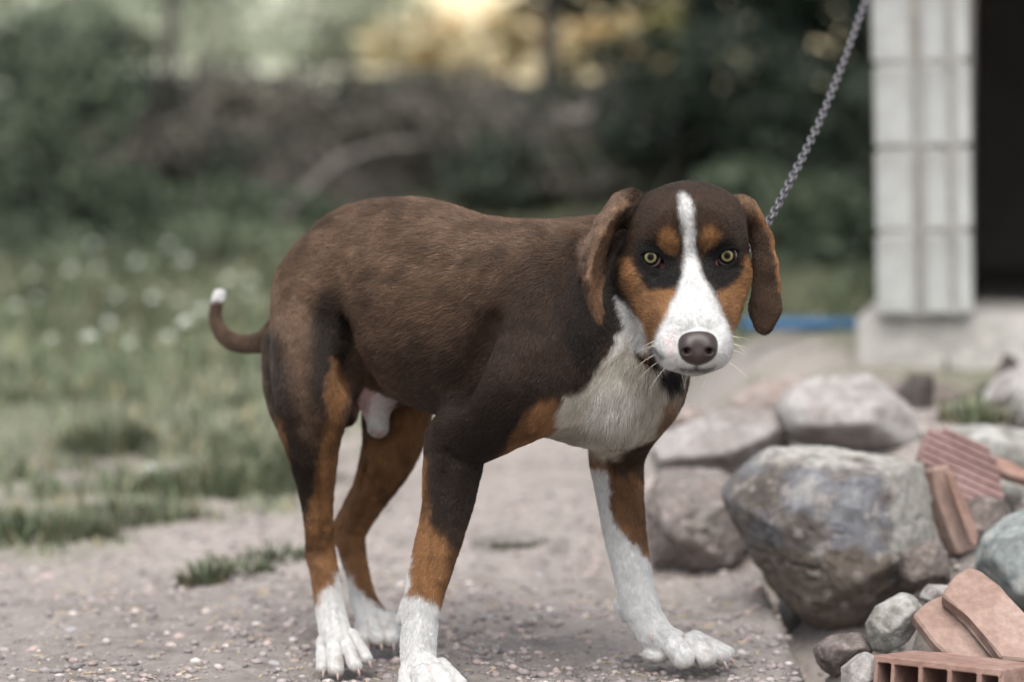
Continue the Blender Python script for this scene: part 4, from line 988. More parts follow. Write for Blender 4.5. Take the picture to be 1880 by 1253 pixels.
flap(rimR, outR, 0.0034, 'earR'); flap(rimR, inR, 0.0034, 'earR')
inL = [(1352, 384, 66), (1374, 420, 66), (1385, 455, 64), (1385, 500, 60), (1385, 540, 56), (1377, 575, 54), (1386, 596, 50)]
outL = [(1360, 372, 52), (1393, 392, 40), (1412, 430, 34), (1424, 480, 30), (1429, 525, 30), (1432, 562, 32), (1420, 594, 36)]
flap(inL, outL, 0.0036, 'earL')
ell(H(1097, 576, 42), (12 * hp, 0.009, 17 * hp), CAX, k=0.006, reg='earR', fur=0.004)
ell(H(1152, 384, 58), (0.018, 0.020, 0.020), CAX, k=0.015, reg='earR', fur=0.007)
ell(H(1362, 388, 58), (0.016, 0.020, 0.018), CAX, k=0.015, reg='earL', fur=0.007)
# ---- almond slits between the lids, carved last
SLITS = (((1176, 470), (1218, 492), 15.0, 9.0, 6.0), ((1355, 463), (1316, 488), 14.5, 9.5, 6.0))
for A, Bp, up, lo_, mm in SLITS:
    A, Bp = np.array(A), np.array(Bp); c = (A + Bp) / 2; hl = np.linalg.norm(Bp - A) / 2
    n = np.array((-(Bp - A)[1], (Bp - A)[0])) / (2 * hl)
    if n[1] > 0: n = -n
    Ru, Rl = (hl * hl + up * up) / (2 * up), (hl * hl + lo_ * lo_) / (2 * lo_)
    cu, cl = c + n * (up - Ru), c - n * (lo_ - Rl)
    PRIMS.append(dict(t='a', cu=H(*cu, mm), ru=Ru * hp, cl=H(*cl, mm), rl=Rl * hp, c=H(*c, mm), k=0.0012, reg='lid', op='-', flow=UP, fur=0, r=0.03))

seen_ = False
for p_ in PRIMS:
    if p_.get('stage') is None: p_['stage'] = 2
V, Q, G, GLO = build_sdf(PRIMS, VOX)
# muscle, bone and skin folds: shallow relief along strokes (photo pixels), on the side that faces the yard
_me = mesh_from('tmp', V, Q); N_ = np.empty(len(V) * 3, np.float32); _me.vertex_normals.foreach_get('vector', N_); N_ = N_.reshape(-1, 3).astype(float); bpy.data.meshes.remove(_me)
PX, PD = to_px(V)
_face = smooth(0.0, 0.4, -(N_ @ np.array((0.0, 1.0, -0.05))))
def limb_min(name):
    out = np.full(len(V), 1.0)
    for pr in PRIMS:
        if pr['op'] == '+' and pr['reg'] == name:
            b0, b1 = bounds(pr, 0.03); ii = np.nonzero(((V > b0) & (V < b1)).all(1))[0]
            if len(ii): out[ii] = np.minimum(out[ii], dist(pr, V[ii]))
    return out
_lm = {k: limb_min(k) for k in ('body', 'head', 'RF', 'LF', 'RH', 'LH')}
disp = np.zeros(len(V))
def stroke(path, width, mm, on):
    global disp
    dmin = np.full(len(V), 1e9)
    for (x0, y0), (x1, y1) in zip(path, path[1:]):
        ex, ey = x1 - x0, y1 - y0; t = np.clip(((PX[:, 0] - x0) * ex + (PX[:, 1] - y0) * ey) / (ex * ex + ey * ey), 0, 1)
        dmin = np.minimum(dmin, (PX[:, 0] - x0 - t * ex) ** 2 + (PX[:, 1] - y0 - t * ey) ** 2)
    gate = np.max([smooth(0.012, 0.003, _lm[k]) if False else 1 - smooth(0.003, 0.012, _lm[k]) for k in on], 0)
    disp = disp + mm / 1000.0 * np.exp(-dmin / (width * width)) * _face * gate
T_ = ('body', 'RF', 'RH')
stroke([(990, 425), (935, 468), (908, 510), (892, 560)], 20, 5, T_); stroke([(945, 500), (895, 590), (855, 690), (842, 740)], 24, -6, T_)
stroke([(652, 470), (656, 540), (682, 620), (700, 660)], 13, 4.5, ('body',)); stroke([(632, 500), (638, 580)], 16, -4, ('RH', 'body'))
for x0, x1, y1 in ((755, 722, 610), (792, 764, 650), (830, 806, 680), (868, 850, 660)): stroke([(x0, 470), ((x0 + x1) / 2 - 6, 560), (x1, y1)], 11, 1.8, ('body',))
stroke([(1060, 520), (1030, 620), (1005, 700)], 22, -4, ('body',)); stroke([(1100, 560), (1085, 640)], 16, 3, ('body',))
stroke([(975, 640), (905, 720), (860, 770)], 26, 4, T_); stroke([(990, 740), (930, 800)], 14, -3, T_)
stroke([(812, 870), (800, 960), (782, 1060)], 6, -2.2, ('RF',)); stroke([(838, 860), (826, 960), (806, 1060)], 7, 1.6, ('RF',)); stroke([(795, 1090), (800, 1125)], 9, 2, ('RF',))
stroke([(556, 590), (545, 680), (552, 780)], 15, -4, ('RH', 'body')); stroke([(606, 600), (600, 700), (590, 770)], 14, 4, ('RH', 'body')); stroke([(540, 470), (580, 440), (640, 420)], 18, 3, ('body', 'RH'))
stroke([(584, 830), (588, 930), (594, 990)], 6, -2.2, ('RH',)); stroke([(596, 850), (600, 950)], 5, 1.6, ('RH',))
stroke([(604, 1110), (607, 1180)], 3.5, -1.6, ('RH',)); stroke([(620, 1120), (634, 1180)], 3.5, -1.6, ('RH',)); stroke([(592, 1110), (592, 1180)], 3.5, 1.2, ('RH',))
stroke([(704, 850), (676, 920), (655, 960)], 6, -2.5, ('LH',)); stroke([(722, 800), (700, 880)], 9, 2, ('LH',)); stroke([(655, 1000), (668, 1080)], 5, -1.6, ('LH',)); stroke([(640, 985), (648, 1000)], 8, 2, ('LH',))
stroke([(1150, 860), (1160, 940), (1180, 1020)], 7, -2, ('LF',)); stroke([(1128, 880), (1140, 980)], 7, 1.6, ('LF',)); stroke([(1172, 1085), (1190, 1110)], 10, 2, ('LF',)); stroke([(1200, 1120), (1240, 1165)], 4, 1.2, ('LF',)); stroke([(1186, 1125), (1215, 1175)], 4, -1.4, ('LF',))
stroke([(1128, 700), (1131, 780)], 12, 5, ('body',)); stroke([(1096, 700), (1105, 770)], 12, -4, ('body',)); stroke([(1165, 700), (1172, 770)], 14, -4, ('body',))
stroke([(1224, 608), (1230, 575), (1240, 540)], 8, -1.6, ('head',)); stroke([(1322, 600), (1318, 570), (1308, 535)], 7, -1.6, ('head',))
stroke([(1218, 628), (1226, 646)], 12, 1.8, ('head',)); stroke([(1330, 624), (1326, 644)], 10, 1.8, ('head',))
stroke([(1182, 500), (1202, 512), (1226, 510)], 6, -1.4, ('head',)); stroke([(1312, 505), (1334, 504), (1352, 492)], 6, -1.4, ('head',))
stroke([(1256, 350), (1258, 430)], 9, -1.8, ('head',))
V = V + N_ * disp[:, None]
body_me = mesh_from('dog', V, Q)
N_ = np.empty(len(V) * 3, np.float32); body_me.vertex_normals.foreach_get('vector', N_); N_ = N_.reshape(-1, 3).astype(float)
PX, PD = to_px(V)
# ---- which limb a vertex belongs to, and which way its hair lies
REG = ['body', 'head', 'earR', 'earL', 'lid', 'RF', 'LF', 'RH', 'LH', 'tail', 'belly']
rd = np.full((len(V), len(REG)), 1.0); flow = np.zeros((len(V), 3)); furl = np.zeros(len(V)); wsum = np.full(len(V), 1e-9)
for pr in PRIMS:
    if pr['op'] != '+': continue
    b0, b1 = bounds(pr, 0.05)
    ii = np.nonzero(((V > b0) & (V < b1)).all(1))[0]
    if len(ii) == 0: continue
    if pr['t'] == 'p':
        d, sg = dist(pr, V[ii], True); tg = np.diff(pr['pts'], axis=0); tg /= np.linalg.norm(tg, axis=1)[:, None]
        fl = tg[sg] if pr['flow'] is None else pr['flow'][None]
    else:
        d = dist(pr, V[ii]); fl = pr['flow'][None]
        if pr['reg'] == 'body' and pr['t'] == 'e' and pr['fur'] == 0.010: fl = norm(-FWD - 0.45 * UP)[None]
    r = REG.index(pr['reg']); rd[ii, r] = np.minimum(rd[ii, r], d)
    w = np.exp(-np.maximum(d, -0.004) / 0.010)
    flow[ii] += w[:, None] * fl; furl[ii] += w * pr['fur']; wsum[ii] += w
furl /= wsum
reg = rd.argmin(1)
isr = lambda *n: np.isin(reg, [REG.index(k) for k in n])
# ---- coat
BR, DB, BK = np.array((.094, .057, .036)), np.array((.033, .020, .0135)), np.array((.0055, .005, .005))
TAN, DT, WH, CR, PK = np.array((.225, .112, .048)), np.array((.11, .054, .027)), np.array((.56, .556, .545)), np.array((.51, .468, .395)), np.array((.60, .38, .36))
jit = np.stack([fbm(V, 90, 3, 3) - 0.5, fbm(V, 90, 3, 9) - 0.5], 1) * 16 + np.stack([vnoise(V, 600, 5) - 0.5, vnoise(V, 600, 6) - 0.5], 1) * 9
jit *= np.where(isr('head', 'lid'), 0.42, 1.0)[:, None]
QX = PX + jit
def pmask(poly, soft=5, q=None):
    soft = soft + 1.5
    q = QX if q is None else q
    p = np.array(poly, float); a = p; b = np.roll(p, -1, 0)
    inside = np.zeros(len(q), bool); dmin = np.full(len(q), 1e9)
    for (x0, y0), (x1, y1) in zip(a, b):
        c = ((y0 > q[:, 1]) != (y1 > q[:, 1])) & (q[:, 0] < (x1 - x0) * (q[:, 1] - y0) / (y1 - y0 + 1e-12) + x0)
        inside ^= c
        ex, ey = x1 - x0, y1 - y0; t = np.clip(((q[:, 0] - x0) * ex + (q[:, 1] - y0) * ey) / (ex * ex + ey * ey + 1e-9), 0, 1)
        dmin = np.minimum(dmin, (q[:, 0] - x0 - t * ex) ** 2 + (q[:, 1] - y0 - t * ey) ** 2)
    sd = np.sqrt(dmin) * np.where(inside, 1, -1)
    return smooth(-soft, soft, sd)
def path_mask(path, rad, soft):
    dmin = np.full(len(QX), 1e9)
    for (x0, y0), (x1, y1) in zip(path, path[1:]):
        ex, ey = x1 - x0, y1 - y0; t = np.clip(((QX[:, 0] - x0) * ex + (QX[:, 1] - y0) * ey) / (ex * ex + ey * ey), 0, 1)
        dmin = np.minimum(dmin, (QX[:, 0] - x0 - t * ex) ** 2 + (QX[:, 1] - y0 - t * ey) ** 2)
    return 1 - smooth(rad - soft, rad + soft, np.sqrt(dmin))
coat = np.tile(BR, (len(V), 1))
def paint(col, m, sel=None, amount=1.0):
    global coat
    m = m * amount if sel is None else m * amount * sel
    coat = coat * (1 - m[:, None]) + col * m[:, None]
torso = isr('body', 'RF', 'LF', 'RH', 'LH', 'belly', 'lid').astype(float)
mott = fbm(V, 30, 3, 21)
paint(np.array((.185, .118, .077)), pmask([(500, 520), (560, 420), (640, 380), (760, 350), (860, 370), (960, 400), (1090, 390), (1040, 450), (900, 480), (760, 520), (640, 540), (560, 620), (510, 640)], 60), None, 0.8)  # overhead sheen along the back, painted into the coat as lighter brown
paint(DB, smooth(0.45, 0.7, mott), None, 0.5)
paint(DB, pmask([(860, 560), (960, 470), (1110, 430), (1200, 560), (1160, 640), (1090, 720), (1000, 800), (880, 900), (780, 860), (800, 770), (850, 700)], 60), torso, 0.85)
paint(BK, pmask([(1060, 470), (1160, 470), (1170, 600), (1130, 640), (1090, 690), (1040, 735), (980, 745), (1010, 640)], 40), torso, 0.8)
paint(DB, pmask([(700, 640), (860, 620), (860, 770), (760, 760)], 40), torso, 0.8)
# near hind leg
RHs = isr('RH').astype(float); hind = isr('RH', 'body', 'tail').astype(float)
paint(BK, pmask([(585, 545), (625, 530), (650, 590), (640, 660), (606, 700), (596, 770), (575, 760), (565, 640)], 22), hind, 0.85)
paint(BK, pmask([(478, 600), (520, 610), (535, 700), (560, 800), (585, 830), (570, 930), (548, 960), (500, 790)], 16), RHs, 0.75)
paint(TAN, pmask([(612, 650), (640, 700), (622, 800), (622, 1100), (560, 1140), (555, 985), (566, 940), (580, 870), (592, 800), (603, 770), (596, 720)], 7), RHs)
paint(TAN, pmask([(505, 765), (519, 775), (532, 850), (525, 870), (505, 800)], 6), RHs, 0.8)
paint(DT, pmask([(555, 1000), (578, 990), (580, 1080), (555, 1110)], 12), RHs, 0.5)
paint(WH, pmask([(560, 1128), (577, 1122), (588, 1093), (601, 1077), (612, 1078), (616, 1050), (660, 1040), (720, 1100), (720, 1320), (540, 1320)], 6), RHs)
# far hind leg
LHs = isr('LH').astype(float)
paint(TAN, np.ones(len(V)), LHs, 0.92)
paint(BK, pmask([(640, 600), (800, 600), (800, 720), (740, 745), (700, 800), (655, 790)], 22), LHs, 0.75)
paint(DT, pmask([(690, 860), (660, 920), (630, 980), (650, 990), (690, 930), (720, 870)], 10), LHs, 0.5)
paint(WH, pmask([(600, 985), (618, 1008), (633, 1047), (652, 1073), (665, 1092), (680, 1101), (700, 1116), (770, 1120), (770, 1320), (560, 1320)], 6), LHs)
# near front leg
RFs = isr('RF').astype(float)
paint(DB, RFs, None, 0.9)
paint(BK, pmask([(830, 740), (990, 700), (960, 800), (905, 850), (880, 920), (850, 960), (800, 950), (790, 850)], 30), RFs, 0.55)
paint(TAN, pmask([(700, 900), (770, 905), (788, 960), (808, 985), (830, 1010), (840, 1060), (860, 1010), (880, 1140), (700, 1140)], 12), RFs)
paint(TAN, pmask([(765, 830), (784, 835), (786, 900), (792, 1000), (760, 1000)], 7), RFs, 0.8)
paint(DT, pmask([(835, 1030), (858, 960), (880, 980), (840, 1110), (815, 1120)], 12), RFs, 0.6)
paint(WH, pmask([(690, 985), (756, 990), (756, 1040), (750, 1092), (775, 1096), (797, 1108), (813, 1120), (900, 1110), (900, 1330), (690, 1330)], 5), RFs)
# chest
chs = isr('body', 'RF', 'LF', 'head').astype(float)
paint(TAN, pmask([(895, 875), (930, 830), (952, 785), (975, 748), (1015, 730), (1045, 745), (1040, 790), (1000, 822), (940, 850)], 8), isr('body', 'RF').astype(float))
paint(CR, pmask([(1153, 596), (1128, 612), (1136, 629), (1116, 652), (1093, 675), (1089, 694), (1066, 717), (1040, 729), (1028, 748), (1020, 794), (950, 835), (1074, 835), (1204, 805), (1245, 750), (1265, 640), (1200, 540), (1150, 545)], 6), isr('body', 'RF', 'LF').astype(float))
paint(WH, pmask([(1153, 598), (1128, 612), (1136, 629), (1116, 656), (1145, 640)], 5), isr('body').astype(float), 0.8)
paint(WH, pmask([(1060, 735), (1130, 690), (1180, 730), (1140, 790), (1080, 780)], 25), isr('body', 'LF').astype(float), 0.5)
paint(BK, pmask([(1206, 688), (1220, 672), (1255, 670), (1250, 715), (1231, 727), (1222, 715)], 4), isr('body', 'LF').astype(float))
paint(TAN, pmask([(1218, 735), (1250, 720), (1225, 810), (1205, 800)], 6), isr('body', 'LF').astype(float), 0.8)
# far front leg
LFs = isr('LF').astype(float)
paint(TAN, pmask([(1060, 815), (1230, 790), (1230, 1060), (1060, 1060)], 8), LFs)
paint(CR, pmask([(1020, 790), (1110, 800), (1180, 800), (1140, 840), (1108, 850)], 8), LFs)
paint(BK, pmask([(1112, 848), (1128, 882), (1162, 868), (1200, 900), (1205, 800), (1168, 815), (1140, 838)], 8), LFs, 0.85)
paint(DT, pmask([(1175, 860), (1210, 860), (1210, 980), (1186, 975)], 10), LFs, 0.7)
paint(WH, pmask([(1060, 862), (1090, 858), (1110, 866), (1123, 899), (1117, 930), (1134, 969), (1161, 991), (1181, 1013), (1196, 1033), (1260, 1060), (1420, 1100), (1420, 1330), (1040, 1330)], 5), LFs)
coat *= (1 - 0.22 * pmask([(1020, 560), (1260, 560), (1250, 830), (960, 840)], 10) * smooth(0.45, 0.7, fbm(np.stack((V[:, 0], V[:, 1], V[:, 2] * 0.4), 1), 60, 3, 88)))[:, None]
# tail and belly
tls = isr('tail').astype(float)
paint(DB, pmask([(380, 558), (420, 558), (415, 585), (380, 585)], 6), tls, 0.8)
paint(WH, pmask([(370, 500), (430, 500), (425, 555), (375, 560)], 4), tls)
bls = isr('belly').astype(float)
paint(DB, bls, None, 0.8)
paint(np.array((.42, .27, .25)), pmask([(640, 735), (665, 700), (700, 680), (728, 680), (725, 760), (655, 765)], 9), isr('belly').astype(float), 0.95)
paint(WH, pmask([(665, 770), (690, 720), (712, 690), (730, 680), (728, 720), (718, 780), (735, 830), (665, 830)], 9), isr('belly').astype(float), 0.6)
paint(np.array((.30, .16, .15)), pmask([(685, 788), (705, 788), (705, 810), (685, 810)], 6), isr('belly').astype(float), 0.7)
# head
facing = smooth(-0.15, 0.25, -(N_ @ np.array((0.0, 1.0, -0.05))))
hs = isr('head', 'lid').astype(float); hf = hs * facing
paint(DB * 0.85, hs, None, 0.95)
paint(BR, pmask([(1170, 340), (1360, 340), (1370, 430), (1160, 440)], 30), hs, 0.15)
paint(TAN, pmask([(1136, 472), (1162, 474), (1170, 500), (1190, 533), (1242, 532), (1230, 580), (1209, 605), (1190, 660), (1170, 640), (1150, 560), (1136, 520)], 5), hs)
paint(TAN, pmask([(1364, 468), (1385, 470), (1385, 520), (1362, 600), (1345, 640), (1328, 600), (1316, 540), (1334, 528), (1352, 510)], 5), hs)
paint(BK, pmask([(1170, 455), (1186, 440), (1210, 440), (1240, 470), (1256, 500), (1250, 525), (1222, 534), (1197, 532), (1178, 512), (1166, 485)], 6), hf, 0.92)
paint(BK, pmask([(1292, 470), (1315, 445), (1345, 440), (1360, 460), (1364, 490), (1345, 522), (1328, 532), (1300, 520), (1286, 500)], 6), hf, 0.92)
paint(BK, pmask([(1100, 440), (1150, 440), (1140, 500), (1175, 585), (1150, 590), (1110, 560)], 10), hs, 0.85)
paint(TAN, pmask([(1210, 432), (1218, 424), (1230, 421), (1239, 428), (1244, 446), (1243, 462), (1236, 470), (1226, 464), (1214, 452)], 4), hf)
paint(TAN, pmask([(1286, 436), (1292, 422), (1305, 417), (1317, 422), (1322, 434), (1315, 446), (1303, 456), (1296, 462), (1289, 454)], 4), hf)
paint(WH, pmask([(1247, 362), (1256, 356), (1266, 366), (1274, 390), (1276, 430), (1279, 470), (1290, 508), (1308, 538), (1324, 575), (1338, 600), (1352, 640), (1330, 700), (1230, 700), (1195, 640), (1206, 612), (1225, 580), (1241, 540), (1253, 510), (1257, 470), (1254, 430), (1248, 395)], 5), hf)
paint(WH, pmask([(1130, 545), (1150, 560), (1182, 600), (1194, 650), (1160, 640), (1140, 590)], 5), isr('head', 'body').astype(float), 0.9)
spots = smooth(0.80, 0.86, vnoise(V, 330, 31)) * pmask([(1205, 612), (1240, 600), (1262, 668), (1225, 664)], 8)
paint(np.array((.45, .38, .36)), spots, hf, 0.7)
paint(PK, pmask([(1222, 625), (1238, 612), (1240, 650), (1228, 655)], 8), hf, 0.35)
paint(np.array((.055, .04, .035)), pmask([(1244, 673), (1262, 676), (1279, 674), (1296, 675), (1314, 671), (1306, 682), (1279, 685), (1254, 684)], 2), hf, 0.8)
paint(np.array((.05, .035, .03)), pmask([(1276, 668), (1283, 668), (1282, 680), (1277, 680)], 1.5), hf, 0.8)
paint(DB, pmask([(1196, 638), (1206, 638), (1220, 658), (1214, 664)], 3), hs, 0.8)
# lids: bare dark rim, pink inner corner
for ex, ey, oc, ic, emm in EYES:
    dd = np.hypot(PX[:, 0] - ex - (4 if ex < 1265 else -3), PX[:, 1] - ey - 4)
    ring = (1 - smooth(19, 27, dd)) * isr('head', 'lid')
    coat = coat * (1 - 0.9 * ring[:, None]) + BK * 0.9 * ring[:, None]
    furl = furl * (1 - (1 - smooth(20, 30, dd)) * isr('head', 'lid'))
    pk = 1 - smooth(2, 6, np.hypot(PX[:, 0] - ic[0], PX[:, 1] - ic[1] + 2))
    coat = coat * (1 - 0.7 * pk[:, None] * isr('lid', 'head')[:, None]) + np.array((.20, .08, .08)) * (0.7 * pk * isr('lid', 'head'))[:, None]
nosem = (1 - smooth(30, 40, np.hypot((PX[:, 0] - 1281), (PX[:, 1] - 637) * 1.1))) * isr('head')
furl *= 1 - nosem
nm2 = (1 - smooth(26, 31, np.hypot(PX[:, 0] - 1281, (PX[:, 1] - 638) * 1.12))) * isr('head')
coat = coat * (1 - nm2[:, None]) + np.array((.010, .006, .006)) * nm2[:, None]
# ears
eR, eL = isr('earR').astype(float), isr('earL').astype(float)
paint(DB, eL + eR, None, 0.6)
rimpts = [p[:2] for p in rimR]
paint(np.array((.15, .078, .042)), pmask(rimpts + [(1112, 595), (1112, 560), (1106, 500), (1120, 440), (1150, 385), (1165, 372)], 4), eR, 0.75)
paint(BK, pmask([(1150, 380), (1165, 380), (1150, 470), (1118, 560), (1108, 500), (1122, 440)], 8), eR, 0.6)
paint(np.array((.28, .175, .11)), path_mask(rimpts[:5], 5, 4), eR, 0.85)
paint(np.array((.25, .16, .11)), pmask([(1130, 352), (1150, 356), (1100, 430), (1070, 470), (1060, 450)], 8), eR, 0.6)
paint(np.array((.34, .16, .065)), path_mask([(1392, 385), (1416, 425), (1431, 480), (1436, 530)], 7, 5), eL, 0.75)
paint(np.array((.30, .18, .10)), pmask([(1352, 356), (1400, 372), (1408, 400), (1370, 385)], 8), eL, 0.6)
# paw pads, dark undersides
padm = smooth(0.55, 0.85, -N_[:, 2]) * (V[:, 2] < 0.02 + 0.0) * isr('RF', 'LF', 'RH', 'LH')
paint(np.array((.25, .17, .14)), padm, None, 0.7)
tanm = smooth(0.06, 0.14, coat[:, 0] - coat[:, 2]) * smooth(.5, .35, coat[:, 0]) if False else smooth(0.06, 0.14, coat[:, 0] - coat[:, 2])
coat = coat * (1 - 0.45 * tanm * smooth(0.42, 0.68, fbm(V, 26, 3, 87)))[:, None]
for rg in ('RF', 'LF', 'RH', 'LH'):
    toes = [pr for pr in PRIMS if pr['reg'] == rg and pr['t'] == 'c' and pr['k'] == 0.004]
    ii = np.nonzero(isr(rg))[0]; dd = np.sort(np.stack([dist(pr, V[ii]) for pr in toes], 1), 1)
    gap = (1 - smooth(0.0012, 0.0045, dd[:, 1] - dd[:, 0])) * (1 - smooth(0.001, 0.004, dd[:, 0])) * 0.5
    zlow = V[ii, 2].min(); dust = (1 - smooth(0.004, 0.020, V[ii, 2] - zlow + 0.01 * (fbm(V[ii], 120, 2, 77) - 0.5))) * 0.6
    dust = np.maximum(dust, 0.45 * (1 - smooth(0.02, 0.07, V[ii, 2] - zlow)) * smooth(0.5, 0.75, fbm(V[ii], 55, 3, 78)))
    for m_, c_ in ((gap, np.array((.20, .155, .13))), (dust, np.array((.36, .30, .26)))):
        coat[ii] = coat[ii] * (1 - m_[:, None]) + c_ * m_[:, None]
    furl[ii] *= 1 - gap
coat = np.clip(coat * (1 + 0.25 * (vnoise(V, 260, 41) - 0.5))[:, None], 0.002, 0.85)
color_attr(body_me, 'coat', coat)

mb, n, l, b = material('dog_skin')
a = n.new('ShaderNodeAttribute'); a.attribute_name = 'coat'
l.new(a.outputs['Color'], b.inputs['Base Color']); b.inputs['Roughness'].default_value = 0.75
b.inputs['Specular IOR Level'].default_value = 0.07
body_me.materials.append(mb)
dog = link('dog', body_me)
tag(dog, 'brown, tan and white hound standing on the dirt with its head low, facing us', 'dog')

# ---- fur
def fur_object(name, n_hair, mat, parent):
    P4 = V[Q]                                               # quads
    ar = np.linalg.norm(np.cross(P4[:, 2] - P4[:, 0], P4[:, 3] - P4[:, 1]), axis=1)
    fl_ = furl[Q].mean(1)
    near = smooth(0.006, 0.003, 0) + 0
    dens = ar * np.where(fl_ < 0.0012, 0, 1) * np.clip(0.010 / np.maximum(fl_, 0.003), 0.7, 2.6)
    front = N_[Q].mean(1) @ np.array((0, -1.0, 0.1))
    dens *= np.where(front < -0.35, 0.45, 1.0)              # fewer hairs on the sides that face away
    f = rng.choice(len(Q), n_hair, p=dens / dens.sum())
    u, v = rng.random(n_hair), rng.random(n_hair)
    w4 = np.stack(((1 - u) * (1 - v), u * (1 - v), u * v, (1 - u) * v), 1)[..., None]
    lerp = lambda A: (A[Q[f]] * (w4 if A.ndim == 2 else w4[..., 0])).sum(1)
    p0, nn, fd, ln, cc = lerp(V), lerp(N_), lerp(flow), lerp(furl), lerp(coat)
    nn /= np.linalg.norm(nn, axis=1)[:, None]
    fd /= np.linalg.norm(fd, axis=1)[:, None] + 1e-9
    wob = np.stack([fbm(p0, 38, 2, s) - 0.5 for s in (51, 52, 53)], 1) * 0.9 + (rng.random((n_hair, 3)) - 0.5) * 0.45
    fd = fd + wob
    fd -= (fd * nn).sum(1)[:, None] * nn
    fd /= np.linalg.norm(fd, axis=1)[:, None] + 1e-9
    ln = ln * (0.6 + 0.7 * rng.random(n_hair)) * (0.8 + 0.4 * vnoise(p0, 60, 61))
    lift = (0.34 + 0.30 * rng.random(n_hair) + 0.25 * (vnoise(p0, 110, 62) - 0.5))[:, None]
    ln = ln[:, None]
    p = np.empty((n_hair, 4, 3), np.float32)
    p0 = p0 - nn * 0.0006
    p[:, 0] = p0
    p[:, 1] = p0 + ln * (0.33 * fd * 0.85 + nn * 0.33 * lift * 1.35)
    p[:, 2] = p0 + ln * (0.67 * fd * 0.92 + nn * 0.60 * lift * 0.95)
    p[:, 3] = p0 + ln * (1.00 * fd * 0.96 + nn * 0.80 * lift * 0.72)
    cd = bpy.data.hair_curves.new(name)
    cd.add_curves([4] * n_hair)
    cd.points.foreach_set('position', p.ravel())
    rad = np.tile(np.array((1.0, 0.9, 0.6, 0.15), np.float32), n_hair) * np.repeat((0.00016 + 0.00010 * rng.random(n_hair)).astype(np.float32), 4)
    ra = cd.attributes.get('radius') or cd.attributes.new('radius', 'FLOAT', 'POINT')
    ra.data.foreach_set('value', rad)
    br = np.exp((rng.random(n_hair) - 0.5) * 0.9)[:, None] * (0.60 + 0.8 * fbm(np.stack((p0 @ FWD * 0.35, p0 @ LEFT, p0[:, 2]), 1), 90, 3, 71))[:, None]
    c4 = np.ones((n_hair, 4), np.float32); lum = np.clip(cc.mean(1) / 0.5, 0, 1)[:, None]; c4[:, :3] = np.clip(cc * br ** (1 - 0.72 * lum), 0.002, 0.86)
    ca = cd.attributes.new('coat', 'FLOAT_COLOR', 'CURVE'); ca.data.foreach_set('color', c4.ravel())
    cd.materials.append(mat)
    o = link(name, cd, parent); tag(o, kind='stuff')
    return o
mf, n, l, b = material('dog_fur')
a = n.new('ShaderNodeAttribute'); a.attribute_name = 'coat'
l.new(a.outputs['Color'], b.inputs['Base Color']); b.inputs['Roughness'].default_value = 0.38
b.inputs['Specular IOR Level'].default_value = 0.24
N_HAIR = int(os.environ.get('NHAIR', 520000))
fur_object('fur', N_HAIR, mf, dog)

# ---- eyes
me_, n, l, b = material('dog_eye')
tc = n.new('ShaderNodeTexCoord'); sx = n.new('ShaderNodeSeparateXYZ'); l.new(tc.outputs['Object'], sx.inputs[0])
def mth(op, a_, b_=None):
    q = n.new('ShaderNodeMath'); q.operation = op
    for i, s_ in enumerate((a_, b_)):
        if s_ is None: continue
        if isinstance(s_, (int, float)): q.inputs[i].default_value = s_
        else: l.new(s_, q.inputs[i])
    return q.outputs[0]
rr = mth('DIVIDE', mth('SQRT', mth('ADD', mth('MULTIPLY', sx.outputs[0], sx.outputs[0]), mth('MULTIPLY', sx.outputs[2], sx.outputs[2]))), 0.0118)
nz = n.new('ShaderNodeTexNoise'); nz.inputs['Scale'].default_value = 900; nz.inputs['Detail'].default_value = 3
l.new(tc.outputs['Object'], nz.inputs['Vector'])
rr2 = mth('ADD', rr, mth('MULTIPLY', mth('SUBTRACT', nz.outputs[0], 0.5), 0.07))
cr = n.new('ShaderNodeValToRGB'); l.new(rr2, cr.inputs[0])
els = cr.color_ramp.elements
for pos, c in ((0.0, (.004, .004, .004)), (0.26, (.004, .004, .004)), (0.35, (.07, .058, .028)), (0.45, (.19, .17, .085)), (0.55, (.165, .14, .065)), (0.61, (.028, .021, .012)), (0.66, (.010, .008, .008)), (0.86, (.02, .016, .016)), (0.93, (.36, .31, .30))):
    e = els.new(pos) if pos not in (0.0,) else els[0]
    e.position = pos; e.color = (*c, 1)
els[-1].color = (.30, .18, .17, 1)
l.new(cr.outputs[0], b.inputs['Base Color']); b.inputs['Roughness'].default_value = 0.03; b.inputs['Specular IOR Level'].default_value = 0.07

bm = bmesh.new(); bmesh.ops.create_uvsphere(bm, u_segments=40, v_segments=24, radius=ER)
for f_ in bm.faces: f_.smooth = True
eye_me = bpy.data.meshes.new('eye'); bm.to_mesh(eye_me); bm.free(); eye_me.materials.append(me_)
for ex, ey, oc, ic, emm in EYES:
    e_ = link('eye', eye_me, dog); e_.location = H(ex, ey, emm)
    dr = Vector(H(ex, ey, emm)) - cam.location
    e_.rotation_euler = dr.to_track_quat('Y', 'Z').to_euler()

